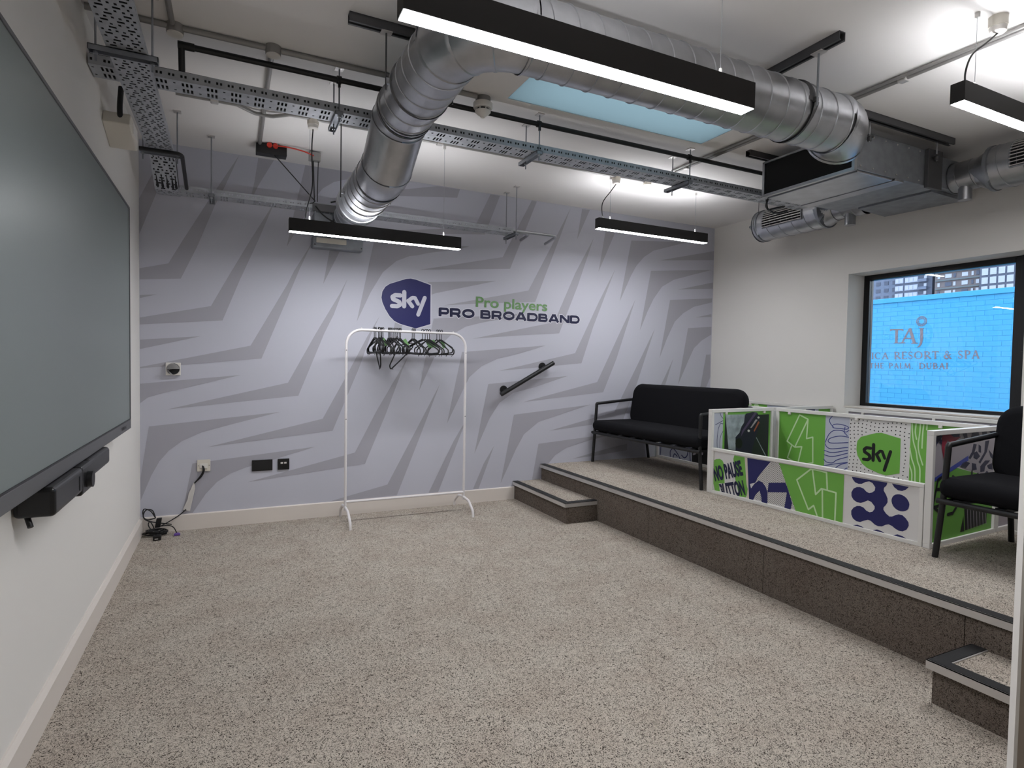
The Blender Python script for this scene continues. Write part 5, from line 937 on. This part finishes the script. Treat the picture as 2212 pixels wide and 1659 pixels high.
# ================================================================ printed barrier panels on the stage
TH = math.radians(2.67); UX = V(math.cos(TH), math.sin(TH), 0); UY = V(math.sin(TH), -math.cos(TH), 0); Z1 = V(0, 0, 1)
A0 = V(3.915, -1.575, PZ)
def panel(label, O, U, N, L, h, group='printed barrier panels on the stage', clips=(), fw=0.026):
    """O: base corner on the face plane, U along, N face normal (towards the viewer side)"""
    p = empty('barrier_panel', tuple(O), label=label, cat='barrier panel', group=group)
    def bar(u0, u1, v0, v1, d0, d1, mb): mb.obox(O + U * (u0 + u1) / 2 + Z1 * (v0 + v1) / 2 + N * (d0 + d1) / 2, U * (u1 - u0) / 2, Z1 * (v1 - v0) / 2, N * (d1 - d0) / 2); return mb
    for nm, u0, u1, v0, v1 in (('bottom_rail', 0, L, 0, fw), ('top_rail', 0, L, h - fw, h), ('post', 0, fw, fw, h - fw), ('post', L - fw, L, fw, h - fw)):
        bar(u0, u1, v0, v1, -0.035, 0.0, MB()).build(nm, 'frame_white', p, bevel=0.002)
    bar(fw, L - fw, fw, h - fw, -0.022, -0.012, MB()).build('board', 'board', p)
    for u in clips: bar(u - 0.011, u + 0.011, h - fw - 0.018, h - fw + 0.002, -0.012, 0.002, MB()).build('clip', 'white_plastic', p, bevel=0.003)
    return p, Print(O - N * 0.012, U, Z1, N)
# low front panel
p, pr = panel('low printed barrier panel with NO PAUSE BUTTON lettering facing the room', A0, UY, -UX, 1.492, 0.346, fw=0.022)
for q in FRONT['blobs']: pr.poly(q, 1, 'green')
pr.poly(FRONT['cream'], 1, 'cream'); pr.poly(FRONT['half'], 1, 'print_white')
xs = [q[0] for q in FRONT['half']]; zs = [q[1] for q in FRONT['half']]
def inside(pt, poly):
    c_ = False
    for (x1_, y1_), (x2_, y2_) in zip(poly, poly[1:] + poly[:1]):
        if (y1_ > pt[1]) != (y2_ > pt[1]) and pt[0] < (x2_ - x1_) * (pt[1] - y1_) / (y2_ - y1_) + x1_: c_ = not c_
    return c_
sp_ = 0.0125; k = 0; v = min(zs)
while v < max(zs):
    u = min(xs) + (sp_ / 2 if k % 2 else 0)
    while u < max(xs):
        if inside((u, v), FRONT['half']) and v > 0.028: pr.disc((u, v), 0.0032, 2, 'print_black', 5)
        u += sp_
    v += sp_ / 2 * 1.1; k += 1
for q in FRONT['navy']: pr.poly([(a_, max(b_, 0.022)) for a_, b_ in q], 3, 'navy')
pr.poly(FRONT['green'], 4, 'green')
for q in FRONT['lines']: pr.stroke([(a_, min(max(b_, 0.024), 0.322)) for a_, b_ in q], 0.0052, 5, 'pale_green')
for q in FRONT['mol']: pr.poly([(a_, min(max(b_, 0.022), 0.324)) for a_, b_ in q], 2, 'navy')
pr.text('NO PAUSE', FRONT['t1'], 6, 'navy_dark', 0.045); pr.text('BUTTON', FRONT['t2'], 6, 'navy_dark', 0.045, vmin=0.024)
pr.build('printed_graphic', p)
# left end panel (far end of the pen), two boards long
p, pr = panel('tall barrier panel printed with a dark car photograph at the far end of the pen', A0 + UX * 0.0, UX, UY, 0.712, 0.640, clips=(0.16, 0.60))
s_ = END['secs']; pr.rect(0.026, 0.686, 0.026, 0.614, 1, 'green'); pr.rect(0.026, s_[1], 0.026, 0.614, 2, 'lilac'); pr.rect(s_[2] + 0.004, 0.668, 0.026, 0.585, 2, 'print_dark')
pr.poly(END['cloud'], 3, 'cloud'); pr.poly(END['car'], 4, 'car'); pr.poly(END['bonnet'], 5, 'plum'); pr.poly(END['grille'], 5, 'grey_print'); pr.poly(END['plate'], 5, 'skin'); pr.poly(END['wheel'], 5, 'print_black')
for q in END['lamps']: pr.poly(q, 6, 'print_white')
for q in END['road']: pr.stroke(q, 0.004, 4, 'cloud')
for q in END['maplines']: pr.curve(q, 0.0022, 3, 'navy')
pr.build('printed_graphic', p)
p, pr = panel('tall barrier panel continuing from the car panel to the window wall', A0 + UX * 0.716, UX, UY, 0.79, 0.640, clips=(0.40,))
pr.rect(0.026, 0.76, 0.026, 0.614, 1, 'lilac'); pr.rect(0.20, 0.55, 0.026, 0.614, 2, 'navy'); pr.rect(0.60, 0.76, 0.026, 0.614, 2, 'green'); pr.build('printed_graphic', p)
# back panel of the pen
Ob = A0 + UX * 0.70
p, pr = panel('tall barrier panel with green lightning outlines, dots and shield logo inside the pen', Ob + UY * 0.03, UY, -UX, 1.45, 0.640, clips=(0.12, 0.66, 1.2))
o3 = 0.03; S = [a_ - o3 for a_ in BACK['secs']]; B_ = lambda q: [(a_ - o3, b_) for a_, b_ in q]
pr.rect(0.026, S[1], 0.026, 0.614, 1, 'green'); pr.rect(S[1], S[2], 0.026, 0.614, 1, 'lilac'); pr.rect(S[3], 1.424, 0.026, 0.614, 1, 'green')
for q in BACK['lines']: pr.stroke(B_(q), 0.0055, 2, 'pale_green')
for q in BACK['maplines']: pr.curve(B_(q), 0.0030, 2, 'blue_line')
for q in BACK['stripes']: pr.curve(B_(q), 0.0042, 2, 'pale_green')
sh_ = B_(BACK['shield'])
cu_ = sum(q[0] for q in sh_) / len(sh_); cv_ = sum(q[1] for q in sh_) / len(sh_)
big = [(cu_ + (a_ - cu_) * 1.07, cv_ + (b_ - cv_) * 1.07) for a_, b_ in sh_]
for i in range(15):
    for j in range(22):
        u = S[2] + 0.012 + i * 0.0285 + 0.006 * math.sin(j * 0.6); v = 0.04 + j * 0.0265 + 0.008 * math.sin(i * 0.7)
        if u < S[3] - 0.008 and v < 0.61 and not inside((u, v), big): pr.disc((u, v), 0.0045, 2, 'print_black', 6)
pr.poly(sh_, 3, 'green'); q = B_(BACK['sky']); pr.wordmark([(q[0][0] - 0.004, q[0][1] - 0.075), (q[1][0] + 0.004, q[0][1] - 0.075), (q[0][0] - 0.004, q[0][1] + 0.115)], 4, 'print_black')
pr.build('printed_graphic', p)
# right end panel
Or = A0 + UY * 1.495 + UY * 0.0
p, pr = panel('tall barrier panel printed with red figure and zebra pattern beside the near sofa', Or + UY * 0.036, UX, UY, 0.74, 0.640)
cl_ = lambda q: [(min(max(a_, 0.026), 0.714), min(max(b_, 0.026), 0.614)) for a_, b_ in q]
pr.poly(cl_(RIGHT['grey']), 1, 'grey_print'); pr.poly(cl_(RIGHT['green']), 1, 'green'); pr.poly(cl_(RIGHT['zebg']), 2, 'grey_print'); pr.poly(cl_(RIGHT['blue']), 3, 'blue_band')
for q in RIGHT['zeb']: pr.poly(cl_(q), 3, 'navy_dark')
pr.poly(cl_(RIGHT['red']), 4, 'red'); pr.poly(cl_(RIGHT['skin']), 5, 'skin'); pr.poly(cl_(RIGHT['yellow']), 5, 'yellow')
for q in RIGHT['dark']: pr.poly(cl_(q), 5, 'navy_dark')
for q in RIGHT['outline'] + RIGHT['curl']: pr.stroke(cl_(q), 0.009, 4, 'print_black')
pr.poly(cl_(RIGHT['piano']), 3, 'print_black'); pr.poly(cl_(RIGHT['pianol']), 3, 'print_black')
for q in RIGHT['keys']: pr.stroke(cl_(q), 0.003, 4, 'grey_print')
pr.build('printed_graphic', p)
p, pr = panel('tall barrier panel joining the zebra panel to the window wall', Or + UY * 0.036 + UX * 0.744, UX, UY, 0.70, 0.640); pr.rect(0.026, 0.67, 0.026, 0.614, 1, 'grey_print'); pr.build('printed_graphic', p)
# boards along the window wall
wdir = V(0, -1, 0); nx = V(-1, 0, 0)
p, pr = panel('printed board standing along the right wall behind the first sofa', V(5.39, -0.06, PZ), wdir, nx, 1.42, 0.628, 'printed boards along the right wall', clips=(0.55,))
pr.rect(0.026, 0.75, 0.026, 0.60, 1, 'green'); pr.rect(0.75, 1.39, 0.026, 0.60, 1, 'lilac'); pr.rect(0.95, 1.39, 0.026, 0.575, 2, 'navy')
for (u, v) in ((0.50, 0.55), (0.58, 0.50), (0.62, 0.57), (0.70, 0.54)): pr.disc((u, v), 0.035, 2, 'pale_green', 12)
pr.build('printed_graphic', p)
p, pr = panel('printed board with green stripes standing under the window', V(5.36, -1.66, PZ), wdir, nx, 1.30, 0.630, 'printed boards along the right wall', clips=(0.15, 0.70))
pr.rect(0.026, 1.27, 0.026, 0.604, 1, 'grey_print'); pr.rect(0.50, 1.20, 0.026, 0.56, 2, 'green')
for i in range(9): pr.stroke([(0.55 + i * 0.05, 0.56), (0.50 + i * 0.05, 0.30)], 0.009, 3, 'pale_green')
pr.build('printed_graphic', p)
# boards behind the sofas
p, pr = panel('dim printed board standing behind the sofa by the patterned wall', V(4.672, -0.03, PZ), V(0.04, -0.9992, 0), V(-0.9992, -0.04, 0), 1.46, 0.628, 'printed boards behind the sofas')
pr.rect(0.026, 0.50, 0.026, 0.60, 1, 'lilac'); pr.rect(0.50, 1.43, 0.026, 0.60, 1, 'print_black')
for q in ([(0.08, 0.26), (0.06, 0.15), (0.05, 0.03)], [(0.20, 0.03), (0.20, 0.09), (0.24, 0.12), (0.30, 0.08), (0.34, 0.03)], [(0.30, 0.2), (0.36, 0.16), (0.40, 0.17), (0.43, 0.24)], [(0.36, 0.07), (0.40, 0.05), (0.44, 0.09), (0.45, 0.22)], [(0.48, 0.03), (0.47, 0.15), (0.48, 0.3)], [(0.24, 0.03), (0.26, 0.07), (0.30, 0.05)]): pr.curve(q, 0.005, 2, 'navy')
pr.wordmark([(0.52, 0.06), (0.67, 0.13), (0.50, 0.17)], 2, 'grey_print'); pr.build('printed_graphic', p)
p, pr = panel('low printed board with a navy circle behind the near sofa', V(4.775, -3.115, PZ), V(0.0466, -0.9989, 0), V(-0.9989, -0.0466, 0), 1.45, 0.346, 'printed boards behind the sofas', fw=0.022)
pr.disc((0.32, 0.09), 0.13, 1, 'navy', 24) if False else pr.poly([(0.32 + 0.20 * math.cos(a_ * PI / 12), max(0.023, min(0.323, 0.15 + 0.20 * math.sin(a_ * PI / 12)))) for a_ in range(24)], 1, 'navy')
pr.build('printed_graphic', p)
